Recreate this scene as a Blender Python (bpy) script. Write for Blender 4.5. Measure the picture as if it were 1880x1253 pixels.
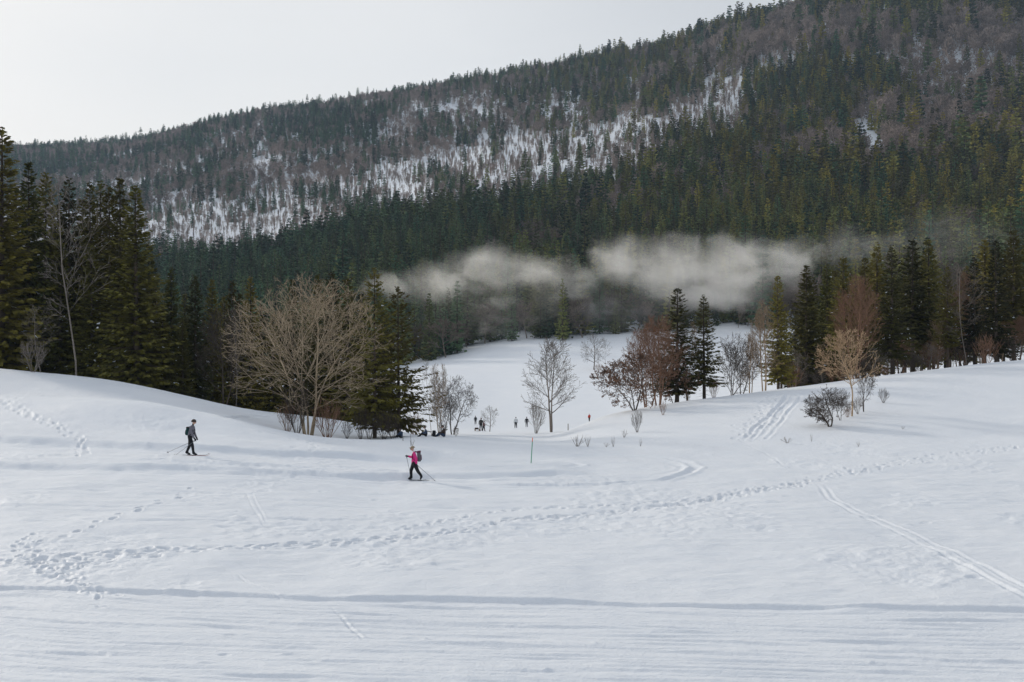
import bpy, bmesh, math, random, time
import numpy as np
from mathutils import Vector, Matrix

T0 = time.time()
for _o in list(bpy.data.objects):
    bpy.data.objects.remove(_o)
SC = bpy.context.scene
COL = SC.collection

# ------------------------------------------------------------------ camera, sky, sun, exposure
F = 1828.0            # focal length in photo pixels (35 mm on a 36 mm wide frame)
CX, CY = 940.0, 626.5
cam_d = bpy.data.cameras.new('camera')
cam_d.lens = 35.0
cam_d.sensor_width = 36.0
cam_d.clip_start = 0.1
cam_d.clip_end = 9000.0
cam = bpy.data.objects.new('camera', cam_d)
COL.objects.link(cam)
cam.location = (0, 0, 0)
cam.rotation_euler = (math.radians(90), 0, 0)
SC.camera = cam

SUN_AZ, SUN_EL = math.radians(-48.0), math.radians(21.0)
SUN = Vector((math.sin(SUN_AZ) * math.cos(SUN_EL), math.cos(SUN_AZ) * math.cos(SUN_EL), math.sin(SUN_EL)))
world = bpy.data.worlds.new('World')
SC.world = world
world.use_nodes = True
wn = world.node_tree.nodes
wl = world.node_tree.links
wn.clear()
w_out = wn.new('ShaderNodeOutputWorld')
w_bg = wn.new('ShaderNodeBackground')
w_sky = wn.new('ShaderNodeTexSky')
w_sky.sky_type = 'NISHITA'
w_sky.sun_disc = False
w_sky.sun_elevation = SUN_EL
w_sky.sun_rotation = SUN_AZ
w_sky.air_density = 1.0
w_sky.dust_density = 3.0
w_mulsky = wn.new('ShaderNodeVectorMath'); w_mulsky.operation = 'SCALE'; w_mulsky.inputs['Scale'].default_value = 0.10
wl.new(w_sky.outputs[0], w_mulsky.inputs[0])
w_tc = wn.new('ShaderNodeTexCoord')
w_nrm = wn.new('ShaderNodeVectorMath'); w_nrm.operation = 'NORMALIZE'
wl.new(w_tc.outputs['Generated'], w_nrm.inputs[0])
w_dot = wn.new('ShaderNodeVectorMath'); w_dot.operation = 'DOT_PRODUCT'
wl.new(w_nrm.outputs[0], w_dot.inputs[0])
w_dot.inputs[1].default_value = SUN
w_map = wn.new('ShaderNodeMapRange')
w_map.inputs['From Min'].default_value = -1.0
w_map.inputs['From Max'].default_value = 1.0
wl.new(w_dot.outputs['Value'], w_map.inputs['Value'])
w_noise = wn.new('ShaderNodeTexNoise')
w_noise.inputs['Scale'].default_value = 2.2
w_noise.inputs['Detail'].default_value = 4.0
w_noise.inputs['Roughness'].default_value = 0.45
w_sq = wn.new('ShaderNodeMapping'); w_sq.inputs['Scale'].default_value = (1.0, 1.0, 3.0)
wl.new(w_nrm.outputs[0], w_sq.inputs[0])
wl.new(w_sq.outputs[0], w_noise.inputs['Vector'])
w_nm = wn.new('ShaderNodeMath'); w_nm.operation = 'MULTIPLY_ADD'
w_nm.inputs[1].default_value = 0.20
wl.new(w_noise.outputs[0], w_nm.inputs[0])
wl.new(w_map.outputs[0], w_nm.inputs[2])
w_off = wn.new('ShaderNodeMath'); w_off.operation = 'SUBTRACT'; w_off.inputs[1].default_value = 0.10
wl.new(w_nm.outputs[0], w_off.inputs[0])
w_ramp = wn.new('ShaderNodeValToRGB')
cr = w_ramp.color_ramp
cr.elements[0].position = 0.0; cr.elements[0].color = (0.49, 0.54, 0.61, 1)
cr.elements[1].position = 1.0; cr.elements[1].color = (0.97, 0.96, 0.94, 1)
for pos, c in ((0.66, (0.585, 0.615, 0.66, 1)), (0.78, (0.69, 0.71, 0.74, 1)), (0.89, (0.87, 0.875, 0.88, 1))):
    e = cr.elements.new(pos); e.color = c
wl.new(w_off.outputs[0], w_ramp.inputs[0])
w_mix = wn.new('ShaderNodeMixRGB'); w_mix.inputs[0].default_value = 0.93
wl.new(w_mulsky.outputs[0], w_mix.inputs[1])
wl.new(w_ramp.outputs[0], w_mix.inputs[2])
wl.new(w_mix.outputs[0], w_bg.inputs['Color'])
w_bg.inputs['Strength'].default_value = 1.0
wl.new(w_bg.outputs[0], w_out.inputs['Surface'])

sun_d = bpy.data.lights.new('sun', 'SUN')
sun_d.energy = 2.4
sun_d.angle = math.radians(5.0)
sun_d.color = (1.0, 0.90, 0.76)
sun = bpy.data.objects.new('sun', sun_d)
COL.objects.link(sun)
sun.rotation_euler = SUN.to_track_quat('Z', 'Y').to_euler()

SC.view_settings.view_transform = 'Standard'
SC.view_settings.look = 'None'
SC.view_settings.gamma = 1.0
SC.view_settings.exposure = 0.0
SC.view_settings.use_curve_mapping = False
cy = SC.cycles
cy.use_denoising = True
cy.max_bounces = 6
cy.diffuse_bounces = 3
cy.glossy_bounces = 2
cy.transmission_bounces = 2
cy.volume_bounces = 3
cy.transparent_max_bounces = 8
cy.volume_step_rate = 0.7
cy.volume_max_steps = 128
cy.use_adaptive_sampling = True
cy.adaptive_threshold = 0.02

# ------------------------------------------------------------------ helpers
def link(o, parent=None):
    COL.objects.link(o)
    if parent is not None:
        o.parent = parent
    return o

def tag(o, label=None, cat=None, group=None, kind=None):
    if label: o['label'] = label
    if cat: o['category'] = cat
    if group: o['group'] = group
    if kind: o['kind'] = kind
    return o

def empty(name, loc=(0, 0, 0), rz=0.0):
    o = bpy.data.objects.new(name, None)
    o.empty_display_size = 0.3
    o.location = loc
    o.rotation_euler = (0, 0, rz)
    return link(o)

def np_mesh(name, verts, faces, mats, midx=None, smooth=False):
    """verts (N,3), faces (M,k) int array with k = 3 or 4."""
    me = bpy.data.meshes.new(name)
    verts = np.asarray(verts, dtype=np.float32)
    faces = np.asarray(faces, dtype=np.int32)
    k = faces.shape[1]
    me.vertices.add(len(verts))
    me.vertices.foreach_set('co', verts.ravel())
    me.loops.add(faces.size)
    me.loops.foreach_set('vertex_index', faces.ravel())
    me.polygons.add(len(faces))
    me.polygons.foreach_set('loop_start', np.arange(0, faces.size, k, dtype=np.int32))
    me.polygons.foreach_set('loop_total', np.full(len(faces), k, dtype=np.int32))
    for m in mats:
        me.materials.append(m)
    if midx is not None:
        me.polygons.foreach_set('material_index', np.asarray(midx, dtype=np.int32))
    me.polygons.foreach_set('use_smooth', np.full(len(faces), smooth, dtype=bool))
    me.update(calc_edges=True)
    me.validate()
    return me

def mobj(name, me, parent=None):
    return link(bpy.data.objects.new(name, me), parent)

# value noise
def _hash(ix, iy, seed):
    h = (ix.astype(np.int64) * 374761393 + iy.astype(np.int64) * 668265263 + seed * 1442695041) & 0xFFFFFFFF
    h = ((h ^ (h >> 13)) * 1274126177) & 0xFFFFFFFF
    h = h ^ (h >> 16)
    return (h & 0xFFFFFF).astype(np.float64) / float(0xFFFFFF)

def vnoise(x, y, seed=0):
    x = np.asarray(x, dtype=np.float64); y = np.asarray(y, dtype=np.float64)
    ix = np.floor(x); iy = np.floor(y)
    fx = x - ix; fy = y - iy
    fx = fx * fx * fx * (fx * (fx * 6 - 15) + 10); fy = fy * fy * fy * (fy * (fy * 6 - 15) + 10)
    a = _hash(ix, iy, seed); b = _hash(ix + 1, iy, seed)
    c = _hash(ix, iy + 1, seed); d = _hash(ix + 1, iy + 1, seed)
    return (a * (1 - fx) + b * fx) * (1 - fy) + (c * (1 - fx) + d * fx) * fy - 0.5

def fbm(x, y, octv=4, seed=0, gain=0.5):
    s = 0.0; a = 1.0
    for i in range(octv):
        s = s + a * vnoise(np.asarray(x) * 2 ** i + 17.3 * i, np.asarray(y) * 2 ** i - 9.1 * i, seed + i)
        a *= gain
    return s

def sstep(a, b, x):
    t = np.clip((x - a) / (b - a), 0, 1)
    return t * t * (3 - 2 * t)

def pchip(xs, ys, xq):
    xs = np.asarray(xs, float); ys = np.asarray(ys, float)
    h = np.diff(xs); dl = np.diff(ys) / h
    m = np.zeros_like(ys)
    m[0] = dl[0]; m[-1] = dl[-1]
    for i in range(1, len(xs) - 1):
        if dl[i - 1] * dl[i] > 0:
            w1 = 2 * h[i] + h[i - 1]; w2 = h[i] + 2 * h[i - 1]
            m[i] = (w1 + w2) / (w1 / dl[i - 1] + w2 / dl[i])
    xq = np.clip(xq, xs[0], xs[-1])
    i = np.clip(np.searchsorted(xs, xq, side='right') - 1, 0, len(xs) - 2)
    t = (xq - xs[i]) / h[i]
    t2 = t * t; t3 = t2 * t
    return ((2 * t3 - 3 * t2 + 1) * ys[i] + (t3 - 2 * t2 + t) * h[i] * m[i]
            + (-2 * t3 + 3 * t2) * ys[i + 1] + (t3 - t2) * h[i] * m[i + 1])

# ------------------------------------------------------------------ materials
def new_mat(name):
    m = bpy.data.materials.new(name)
    m.use_nodes = True
    nt = m.node_tree
    b = nt.nodes['Principled BSDF']
    return m, nt.nodes, nt.links, b

def mat_plain(name, col, rough=0.7, var=0.15, scale=8.0, spec=0.3, bump=0.0):
    m, n, l, b = new_mat(name)
    tc = n.new('ShaderNodeTexCoord')
    no = n.new('ShaderNodeTexNoise'); no.inputs['Scale'].default_value = scale; no.inputs['Detail'].default_value = 5
    l.new(tc.outputs['Object'], no.inputs['Vector'])
    mx = n.new('ShaderNodeMixRGB')
    mx.inputs[1].default_value = tuple(c * (1 - var) for c in col) + (1,)
    mx.inputs[2].default_value = tuple(min(1, c * (1 + var)) for c in col) + (1,)
    l.new(no.outputs[0], mx.inputs[0])
    l.new(mx.outputs[0], b.inputs['Base Color'])
    b.inputs['Roughness'].default_value = rough
    b.inputs['Specular IOR Level'].default_value = spec
    if bump:
        bp = n.new('ShaderNodeBump'); bp.inputs['Strength'].default_value = bump; bp.inputs['Distance'].default_value = 0.02
        l.new(no.outputs[0], bp.inputs['Height'])
        l.new(bp.outputs[0], b.inputs['Normal'])
    return m

def mat_needles(name, dark, light, warm, far=False):
    m, n, l, b = new_mat(name)
    geo = n.new('ShaderNodeNewGeometry')
    oi = n.new('ShaderNodeObjectInfo')
    mx1 = n.new('ShaderNodeMixRGB')
    mx1.inputs[1].default_value = dark + (1,)
    mx1.inputs[2].default_value = light + (1,)
    no = n.new('ShaderNodeTexNoise'); no.inputs['Scale'].default_value = 0.5; no.inputs['Detail'].default_value = 3
    l.new(geo.outputs['Position'], no.inputs['Vector'])
    add = n.new('ShaderNodeMath'); add.operation = 'MULTIPLY_ADD'; add.inputs[1].default_value = 0.55
    l.new(geo.outputs['Random Per Island'], add.inputs[0])
    mp = n.new('ShaderNodeMapRange'); mp.inputs['From Min'].default_value = 0.3; mp.inputs['From Max'].default_value = 0.7
    mp.inputs['To Min'].default_value = 0.0; mp.inputs['To Max'].default_value = 0.45
    l.new(no.outputs[0], mp.inputs['Value'])
    l.new(mp.outputs[0], add.inputs[2])
    l.new(add.outputs[0], mx1.inputs[0])
    mx2 = n.new('ShaderNodeMixRGB')
    ml = n.new('ShaderNodeMath'); ml.operation = 'MULTIPLY'; ml.inputs[1].default_value = 0.75
    l.new(oi.outputs['Random'], ml.inputs[0])
    if far:       # warm sunlit tint painted into the needle colour, stronger toward the right
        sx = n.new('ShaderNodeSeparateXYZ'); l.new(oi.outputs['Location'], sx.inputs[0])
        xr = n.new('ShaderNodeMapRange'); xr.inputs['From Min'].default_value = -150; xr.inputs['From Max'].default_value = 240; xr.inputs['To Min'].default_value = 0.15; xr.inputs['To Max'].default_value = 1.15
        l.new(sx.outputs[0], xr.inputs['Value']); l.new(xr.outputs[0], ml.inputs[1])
    l.new(ml.outputs[0], mx2.inputs[0])
    l.new(mx1.outputs[0], mx2.inputs[1])
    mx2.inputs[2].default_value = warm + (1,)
    hv = n.new('ShaderNodeHueSaturation')
    vr = n.new('ShaderNodeMapRange'); vr.inputs['To Min'].default_value = 0.32; vr.inputs['To Max'].default_value = 1.7
    fr = n.new('ShaderNodeMath'); fr.operation = 'MULTIPLY'; fr.inputs[1].default_value = 37.7; l.new(oi.outputs['Random'], fr.inputs[0])
    fc = n.new('ShaderNodeMath'); fc.operation = 'FRACT'; l.new(fr.outputs[0], fc.inputs[0])
    l.new(fc.outputs[0], vr.inputs['Value']); l.new(vr.outputs[0], hv.inputs['Value'])
    l.new(mx2.outputs[0], hv.inputs['Color'])
    l.new(hv.outputs[0], b.inputs['Base Color'])
    b.inputs['Roughness'].default_value = 0.75
    b.inputs['Specular IOR Level'].default_value = 0.2
    return m

def mat_bark(name, a, c, rnd=0.35):
    m, n, l, b = new_mat(name)
    geo = n.new('ShaderNodeNewGeometry')
    oi = n.new('ShaderNodeObjectInfo')
    no = n.new('ShaderNodeTexNoise'); no.inputs['Scale'].default_value = 3.0; no.inputs['Detail'].default_value = 6
    l.new(geo.outputs['Position'], no.inputs['Vector'])
    mx = n.new('ShaderNodeMixRGB'); mx.inputs[1].default_value = a + (1,); mx.inputs[2].default_value = c + (1,)
    l.new(no.outputs[0], mx.inputs[0])
    hsv = n.new('ShaderNodeHueSaturation')
    mp = n.new('ShaderNodeMapRange'); mp.inputs['To Min'].default_value = 1 - rnd; mp.inputs['To Max'].default_value = 1 + rnd
    l.new(oi.outputs['Random'], mp.inputs['Value'])
    isl = n.new('ShaderNodeMapRange'); isl.inputs['To Min'].default_value = 0.6; isl.inputs['To Max'].default_value = 1.35
    l.new(geo.outputs['Random Per Island'], isl.inputs['Value'])
    mu = n.new('ShaderNodeMath'); mu.operation = 'MULTIPLY'; l.new(mp.outputs[0], mu.inputs[0]); l.new(isl.outputs[0], mu.inputs[1])
    l.new(mu.outputs[0], hsv.inputs['Value'])
    l.new(mx.outputs[0], hsv.inputs['Color'])
    l.new(hsv.outputs[0], b.inputs['Base Color'])
    b.inputs['Roughness'].default_value = 0.9
    b.inputs['Specular IOR Level'].default_value = 0.15
    return m

def mat_snow(name, bump_scales=True):
    m, n, l, b = new_mat(name)
    geo = n.new('ShaderNodeNewGeometry')
    n1 = n.new('ShaderNodeTexNoise'); n1.inputs['Scale'].default_value = 0.35; n1.inputs['Detail'].default_value = 5
    l.new(geo.outputs['Position'], n1.inputs['Vector'])
    mx = n.new('ShaderNodeMixRGB')
    mx.inputs[1].default_value = (0.70, 0.745, 0.81, 1)
    mx.inputs[2].default_value = (0.79, 0.82, 0.865, 1)
    l.new(n1.outputs[0], mx.inputs[0])
    l.new(mx.outputs[0], b.inputs['Base Color'])
    b.inputs['Roughness'].default_value = 0.6
    b.inputs['Specular IOR Level'].default_value = 0.25
    if bump_scales:
        n2 = n.new('ShaderNodeTexNoise'); n2.inputs['Scale'].default_value = 7.0; n2.inputs['Detail'].default_value = 6; n2.inputs['Roughness'].default_value = 0.6
        mp = n.new('ShaderNodeMapping'); mp.inputs['Scale'].default_value = (0.55, 1.0, 1.0)
        l.new(geo.outputs['Position'], mp.inputs['Vector'])
        l.new(mp.outputs[0], n2.inputs['Vector'])
        bp = n.new('ShaderNodeBump'); bp.inputs['Strength'].default_value = 0.55; bp.inputs['Distance'].default_value = 0.07
        n3 = n.new('ShaderNodeTexNoise'); n3.inputs['Scale'].default_value = 28.0; n3.inputs['Detail'].default_value = 3
        l.new(mp.outputs[0], n3.inputs['Vector'])
        ad = n.new('ShaderNodeMath'); ad.operation = 'MULTIPLY_ADD'; ad.inputs[1].default_value = 0.30
        l.new(n3.outputs[0], ad.inputs[0]); l.new(n2.outputs[0], ad.inputs[2])
        l.new(ad.outputs[0], bp.inputs['Height'])
        l.new(bp.outputs[0], b.inputs['Normal'])
    return m

M = {}
M['snow'] = mat_snow('snow')
M['snow_far'] = mat_snow('snow_far', False)
M['tree_snow'] = mat_plain('tree_snow', (0.80, 0.84, 0.89), 0.7, 0.05)
M['needle'] = mat_needles('needle', (0.018, 0.024, 0.007), (0.115, 0.120, 0.028), (0.185, 0.150, 0.026))
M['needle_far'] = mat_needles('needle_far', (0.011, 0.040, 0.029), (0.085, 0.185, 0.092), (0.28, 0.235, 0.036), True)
M['trunk'] = mat_bark('trunk', (0.055, 0.042, 0.032), (0.12, 0.095, 0.075))
M['bark_gold'] = mat_bark('bark_gold', (0.23, 0.175, 0.11), (0.50, 0.40, 0.28), 0.1)
M['bark_tan'] = mat_bark('bark_tan', (0.22, 0.16, 0.11), (0.36, 0.27, 0.18), 0.2)
M['bark_orange'] = mat_bark('bark_orange', (0.30, 0.205, 0.12), (0.60, 0.44, 0.28), 0.1)
M['bark_red'] = mat_bark('bark_red', (0.15, 0.085, 0.055), (0.30, 0.175, 0.115), 0.15)
M['bark_dark'] = mat_bark('bark_dark', (0.045, 0.036, 0.030), (0.10, 0.08, 0.065), 0.2)
M['bark_grey'] = mat_bark('bark_grey', (0.12, 0.105, 0.09), (0.22, 0.19, 0.165), 0.25)
M['bark_pale'] = mat_bark('bark_pale', (0.16, 0.14, 0.12), (0.30, 0.26, 0.22), 0.15)
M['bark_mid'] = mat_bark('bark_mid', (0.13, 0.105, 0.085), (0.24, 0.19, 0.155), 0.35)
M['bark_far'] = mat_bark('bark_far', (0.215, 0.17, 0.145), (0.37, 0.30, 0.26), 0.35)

# ------------------------------------------------------------------ terrain heights
def zz(Y, z):
    return (Y, CY - z * F / Y)
COLS = {
    -300: [zz(19, -6.5), zz(30, -6.3), zz(48, -5.3), zz(60, -3.8), zz(82, -1.4), zz(100, -2.2), zz(150, -7), zz(220, -12), (300, 706), (500, 604), (850, 497), (1150, 410), (2500, 305), (2950, 335)],
    0: [zz(19, -6.7), zz(30, -6.6), zz(48, -5.75), zz(55, -5.2), (66, 728), (73, 731), (85, 680), zz(97, -3.0), zz(150, -8), zz(220, -12), (300, 705), (500, 600), (850, 490), (1150, 402), (2500, 297), (2950, 330)],
    200: [zz(19, -6.7), zz(30, -6.6), zz(48, -5.85), zz(55, -5.4), (63, 734), (71, 737), (87, 700), zz(98, -4.6), zz(150, -9), zz(220, -13), (300, 700), (500, 590), (850, 478), (1150, 392), (2300, 282), (2800, 312)],
    400: [zz(19, -6.7), zz(30, -6.65), zz(48, -6.05), zz(56, -5.7), (62, 767), (71, 768), (88, 742), zz(101, -7), zz(150, -11), zz(220, -14), (300, 690), (500, 568), (850, 458), (1150, 368), (2150, 236), (2700, 270)],
    565: [zz(19, -6.7), zz(30, -6.7), zz(48, -6.4), zz(58, -6.2), (65, 804), (78, 801), (95, 767), zz(110, -9), zz(150, -12), zz(220, -13), (300, 680), (500, 548), (850, 420), (1150, 342), (2000, 208), (2500, 240)],
    690: [zz(19, -6.7), zz(30, -6.7), zz(48, -6.7), zz(58, -6.6), (66, 814), (80, 811), (98, 786), zz(115, -10.5), zz(150, -12.5), zz(220, -12), (300, 672), (500, 532), (850, 382), (1150, 314), (1850, 185), (2350, 215)],
    790: [zz(19, -6.7), zz(30, -6.7), zz(48, -6.78), zz(60, -6.7), (75, 803), zz(100, -9.7), (125, 794), (150, 775), (220, 706), (300, 660), (500, 525), (850, 366), (1150, 296), (1800, 167), (2300, 195)],
    900: [zz(19, -6.7), zz(30, -6.7), zz(48, -6.8), (62, 826), (78, 808), (100, 800), (130, 793), (155, 783), (220, 712), (300, 640), (500, 520), (850, 352), (1150, 270), (1750, 149), (2250, 180)],
    1010: [zz(19, -6.7), zz(30, -6.7), zz(48, -6.8), (62, 825), (78, 811), (100, 801), (120, 793), (155, 782), (220, 705), (300, 627), (500, 514), (850, 336), (1150, 250), (1700, 134), (2200, 160)],
    1100: [zz(19, -6.7), zz(30, -6.7), zz(48, -6.8), (63, 822), (76, 797), (90, 770), zz(110, -9.5), (155, 782), (220, 702), (300, 625), (500, 505), (850, 318), (1150, 228), (1650, 119), (2100, 140)],
    1215: [zz(19, -6.7), zz(30, -6.7), zz(48, -6.8), (63, 820), (76, 786), (94, 747), zz(112, -8.5), zz(155, -12), (220, 690), (300, 620), (500, 495), (850, 290), (1150, 198), (1600, 100), (2050, 130)],
    1400: [zz(19, -6.7), zz(30, -6.7), zz(48, -6.8), (63, 819), (78, 770), (97, 722), zz(115, -6.8), zz(155, -9.5), (220, 680), (300, 612), (500, 480), (850, 272), (1150, 150), (1500, 57), (1950, 90)],
    1600: [zz(19, -6.7), zz(30, -6.7), zz(48, -6.8), (63, 818), (78, 756), (98, 696), zz(115, -4.6), zz(155, -6.5), (220, 662), (300, 606), (500, 460), (850, 246), (1150, 75), (1400, -15), (1850, 30)],
    1880: [zz(19, -6.7), zz(30, -6.7), zz(48, -6.8), (63, 816), (78, 746), (100, 662), zz(115, -2.2), zz(155, -3.5), (220, 640), (300, 595), (500, 440), (850, 200), (1150, 10), (1350, -98), (1800, -50)],
    2300: [zz(19, -6.7), zz(30, -6.6), zz(48, -6.6), (63, 800), (78, 715), (100, 610), zz(115, 0.5), zz(155, 0), (220, 610), (300, 565), (500, 400), (850, 130), (1150, -110), (1350, -230), (1800, -200)],
}
YG = np.concatenate([np.linspace(19, 120, 405)[:-1], np.geomspace(120, 3000, 420)])
PXG = np.arange(-300, 2301, 10.0)
_cp = sorted(COLS)
_zc = []
for p in _cp:
    pts = COLS[p]
    Ys = [a for a, _ in pts]; zs = [(CY - q) * a / F for a, q in pts]
    zq = pchip(np.log(Ys), zs, np.log(np.clip(YG, Ys[0], Ys[-1])))
    ymax = Ys[-1]
    zq = np.where(YG > ymax, zs[-1] - (YG - ymax) * 0.25, zq)
    _zc.append(zq)
_zc = np.array(_zc)
ZG = np.empty((len(PXG), len(YG)))
for j in range(len(YG)):
    ZG[:, j] = pchip(_cp, _zc[:, j], PXG)
for _ in range(12):      # soften across columns
    ZG[1:-1] = 0.25 * ZG[:-2] + 0.5 * ZG[1:-1] + 0.25 * ZG[2:]
for _ in range(3):
    ZG[:, 1:-1] = 0.25 * ZG[:, :-2] + 0.5 * ZG[:, 1:-1] + 0.25 * ZG[:, 2:]

def base_z(x, y):
    x = np.asarray(x, float); y = np.asarray(y, float)
    w = np.maximum(y, 19.0)
    px = np.clip(CX + F * x / w, PXG[0], PXG[-1] - 1e-3)
    yy = np.clip(y, YG[0], YG[-1] - 1e-3)
    i = np.clip(((px - PXG[0]) / 10.0).astype(int), 0, len(PXG) - 2)
    j = np.clip(np.searchsorted(YG, yy, side='right') - 1, 0, len(YG) - 2)
    a = (px - PXG[i]) / 10.0
    b = (yy - YG[j]) / (YG[j + 1] - YG[j])
    z = (ZG[i, j] * (1 - a) + ZG[i + 1, j] * a) * (1 - b) + (ZG[i, j + 1] * (1 - a) + ZG[i + 1, j + 1] * a) * b
    front = pchip([-250, -60, 0, 10, 19], [9.0, 1.5, -1.75, -4.9, -6.7], np.clip(y, -250, 19))
    z = np.where(y < 19, front + (z + 6.7), z)
    und = 0.10 * fbm(x / 9.0, y / 9.0, 3, 5) * sstep(15, 25, y)
    mt = sstep(330, 700, y)
    und = und + mt * (14.0 * fbm(x / 160.0, y / 220.0, 3, 9) * sstep(330, 1100, y) + 2.0 * fbm(x / 30.0, y / 40.0, 2, 4))
    return z + und

def hit(px, py, ymin=16.0, ymax=330.0):
    ys = np.geomspace(ymin, ymax, 3000)
    xs = (px - CX) / F * ys
    zr = (CY - py) / F * ys
    g = base_z(xs, ys)
    k = np.argmax(g >= zr)
    if g[k] < zr[k]:
        k = len(ys) - 1
    return float(xs[k]), float(ys[k])

def curve_y(pts):
    w = sorted(hit(a, b) for a, b in pts)
    xs = [q[0] for q in w]; ys = [q[1] for q in w]
    return lambda x: pchip(xs, ys, x)

# trail edges (image points on the snow turned into ground curves)
BANK = curve_y([(-150, 1078), (0, 1082), (280, 1092), (420, 1098), (700, 1106), (1000, 1112), (1300, 1118), (1500, 1122), (1880, 1128), (2050, 1132)])
BANK2 = curve_y([(1250, 1140), (1450, 1142), (1600, 1143), (1880, 1143), (2050, 1144)])
TR_LO = curve_y([(-150, 858), (0, 861), (300, 867), (600, 879), (800, 882), (930, 880), (1020, 872)])
TR_UP = curve_y([(-150, 812), (0, 816), (250, 826), (400, 834), (560, 841), (700, 848), (770, 851)])

def polyline(pts):
    return np.array([hit(a, b) for a, b in pts])

def resample(P, step):
    seg = np.linalg.norm(np.diff(P, axis=0), axis=1)
    s = np.concatenate([[0], np.cumsum(seg)])
    q = np.arange(0, s[-1], step)
    return np.stack([np.interp(q, s, P[:, 0]), np.interp(q, s, P[:, 1])], 1)

def poly_dist(P, x, y):
    best = np.full(x.shape, 1e9)
    along = np.zeros(x.shape)
    tot = np.linalg.norm(np.diff(P, axis=0), axis=1).sum(); s0 = 0.0
    for a, b in zip(P[:-1], P[1:]):
        d = b - a; L = float(d @ d) + 1e-9
        t = np.clip(((x - a[0]) * d[0] + (y - a[1]) * d[1]) / L, 0, 1)
        dist = np.hypot(x - a[0] - t * d[0], y - a[1] - t * d[1])
        along = np.where(dist < best, (s0 + t * math.sqrt(L)) / tot, along)
        best = np.minimum(best, dist)
        s0 += math.sqrt(L)
    return best, sstep(0, 0.15, along) * (1 - sstep(0.85, 1.0, along))

rv0 = random.Random(5)
GROOVES = []   # polyline, depth, half width, rim
def groove(pts, depth, width, rim=0.5):
    GROOVES.append((polyline(pts), depth * 0.8, width * 0.8, rim * 0.8))
# ski lines that run along the field
groove([(0, 931), (300, 934), (640, 933), (940, 936)], 0.05, 0.16)
groove([(0, 940), (300, 941), (640, 943), (940, 944)], 0.03, 0.12)
groove([(0, 962), (230, 961), (450, 957), (720, 958)], 0.07, 0.15)
groove([(0, 904), (400, 907), (900, 905)], 0.03, 0.15)
groove([(730, 893), (940, 895), (1110, 892), (1220, 884), (1268, 872), (1280, 862), (1262, 852), (1225, 845), (1150, 839), (1010, 836), (850, 834)], 0.11, 0.28, 1.5)
groove([(1060, 884), (1190, 878), (1246, 868), (1252, 860), (1215, 850), (1140, 845)], 0.03, 0.2, 0.6)
groove([(408, 774), (430, 768), (470, 766), (520, 769)], 0.16, 0.3, 0.8)
groove([(790, 866), (870, 868), (960, 866), (1040, 862), (1066, 856), (1030, 849), (960, 844)], 0.10, 0.25, 1.0)
groove([(790, 846), (900, 852), (1000, 850), (1040, 853)], 0.05, 0.2, 1.0)
groove([(0, 845), (300, 852), (620, 861), (900, 866)], 0.04, 0.16)
groove([(300, 838), (560, 852), (800, 860)], 0.03, 0.12)
groove([(940, 868), (1260, 868)], 0.02, 0.2)
groove([(0, 1004), (180, 1000), (420, 988), (700, 972)], 0.03, 0.10)
groove([(0, 1062), (90, 1058), (200, 1050)], 0.06, 0.14)
groove([(0, 887), (300, 890), (700, 893)], 0.025, 0.14)
groove([(0, 917), (420, 921), (900, 924)], 0.03, 0.14)
# two crossing ski lines and the diagonal track on the right
groove([(448, 905), (470, 945), (485, 968), (545, 992)], 0.03, 0.05, 0.9)
groove([(460, 908), (483, 950), (490, 966)], 0.03, 0.05, 0.9)
groove([(430, 1058), (470, 1078), (520, 1104)], 0.03, 0.05, 1.0)
groove([(605, 1112), (640, 1145), (668, 1178)], 0.03, 0.05, 1.0)
groove([(1497, 893), (1520, 922), (1560, 945), (1650, 985), (1760, 1042), (1885, 1108), (2060, 1200)], 0.05, 0.10, 0.9)
groove([(1510, 893), (1533, 921), (1575, 944), (1668, 982), (1780, 1036), (1885, 1090), (2060, 1175)], 0.045, 0.10, 0.9)
groove([(1368, 818), (1420, 845), (1452, 868)], 0.04, 0.08, 0.6)
# tracks down the right hand slope
for k_ in range(5):
    o_ = (-4, 6, 15, 24, 34)[k_]
    groove([(1363 + o_, 818), (1390 + o_ + rv0.uniform(-5, 5), 788), (1418 + o_ + rv0.uniform(-7, 7), 760), (1438 + o_ * 0.8 + rv0.uniform(-6, 6), 738), (1450 + o_ * 0.6, 722)], rv0.uniform(0.07, 0.16), rv0.uniform(0.12, 0.22), 0.7)
groove([(1310, 853), (1450, 842), (1600, 836), (1760, 826), (1880, 818)], 0.05, 0.12)
groove([(1300, 867), (1430, 857)], 0.04, 0.1)
groove([(1400, 905), (1478, 902)], 0.06, 0.1)

rs = np.random.RandomState(3)
PRINTS = []   # x, y, dirx, diry, length, width, depth
def prints(pts, step, side, ln, wd, dp, jit=0.08, drop=0.0):
    P = resample(polyline(pts), step)
    for i in range(len(P) - 1):
        if rs.rand() < drop:
            continue
        d = P[i + 1] - P[i]; d = d / (np.linalg.norm(d) + 1e-9)
        nrm = np.array([-d[1], d[0]])
        q = P[i] + nrm * side * (1 if i % 2 else -1) + rs.randn(2) * jit
        a = rs.randn() * 0.25
        d2 = np.array([d[0] * math.cos(a) - d[1] * math.sin(a), d[0] * math.sin(a) + d[1] * math.cos(a)])
        PRINTS.append((q[0], q[1], d2[0], d2[1], ln * 0.82 * rs.uniform(.7, 1.35), wd * 0.82 * rs.uniform(.7, 1.35), dp * 0.62 * rs.uniform(.45, 1.35)))
TB = [(60, 1036), (150, 1026), (250, 1020), (450, 1011), (600, 1004), (750, 993), (850, 978), (940, 958), (1100, 946), (1250, 928), (1400, 907), (1480, 892)]
prints(TB, 0.30, 0.14, 0.26, 0.14, 0.12, 0.05)
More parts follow.
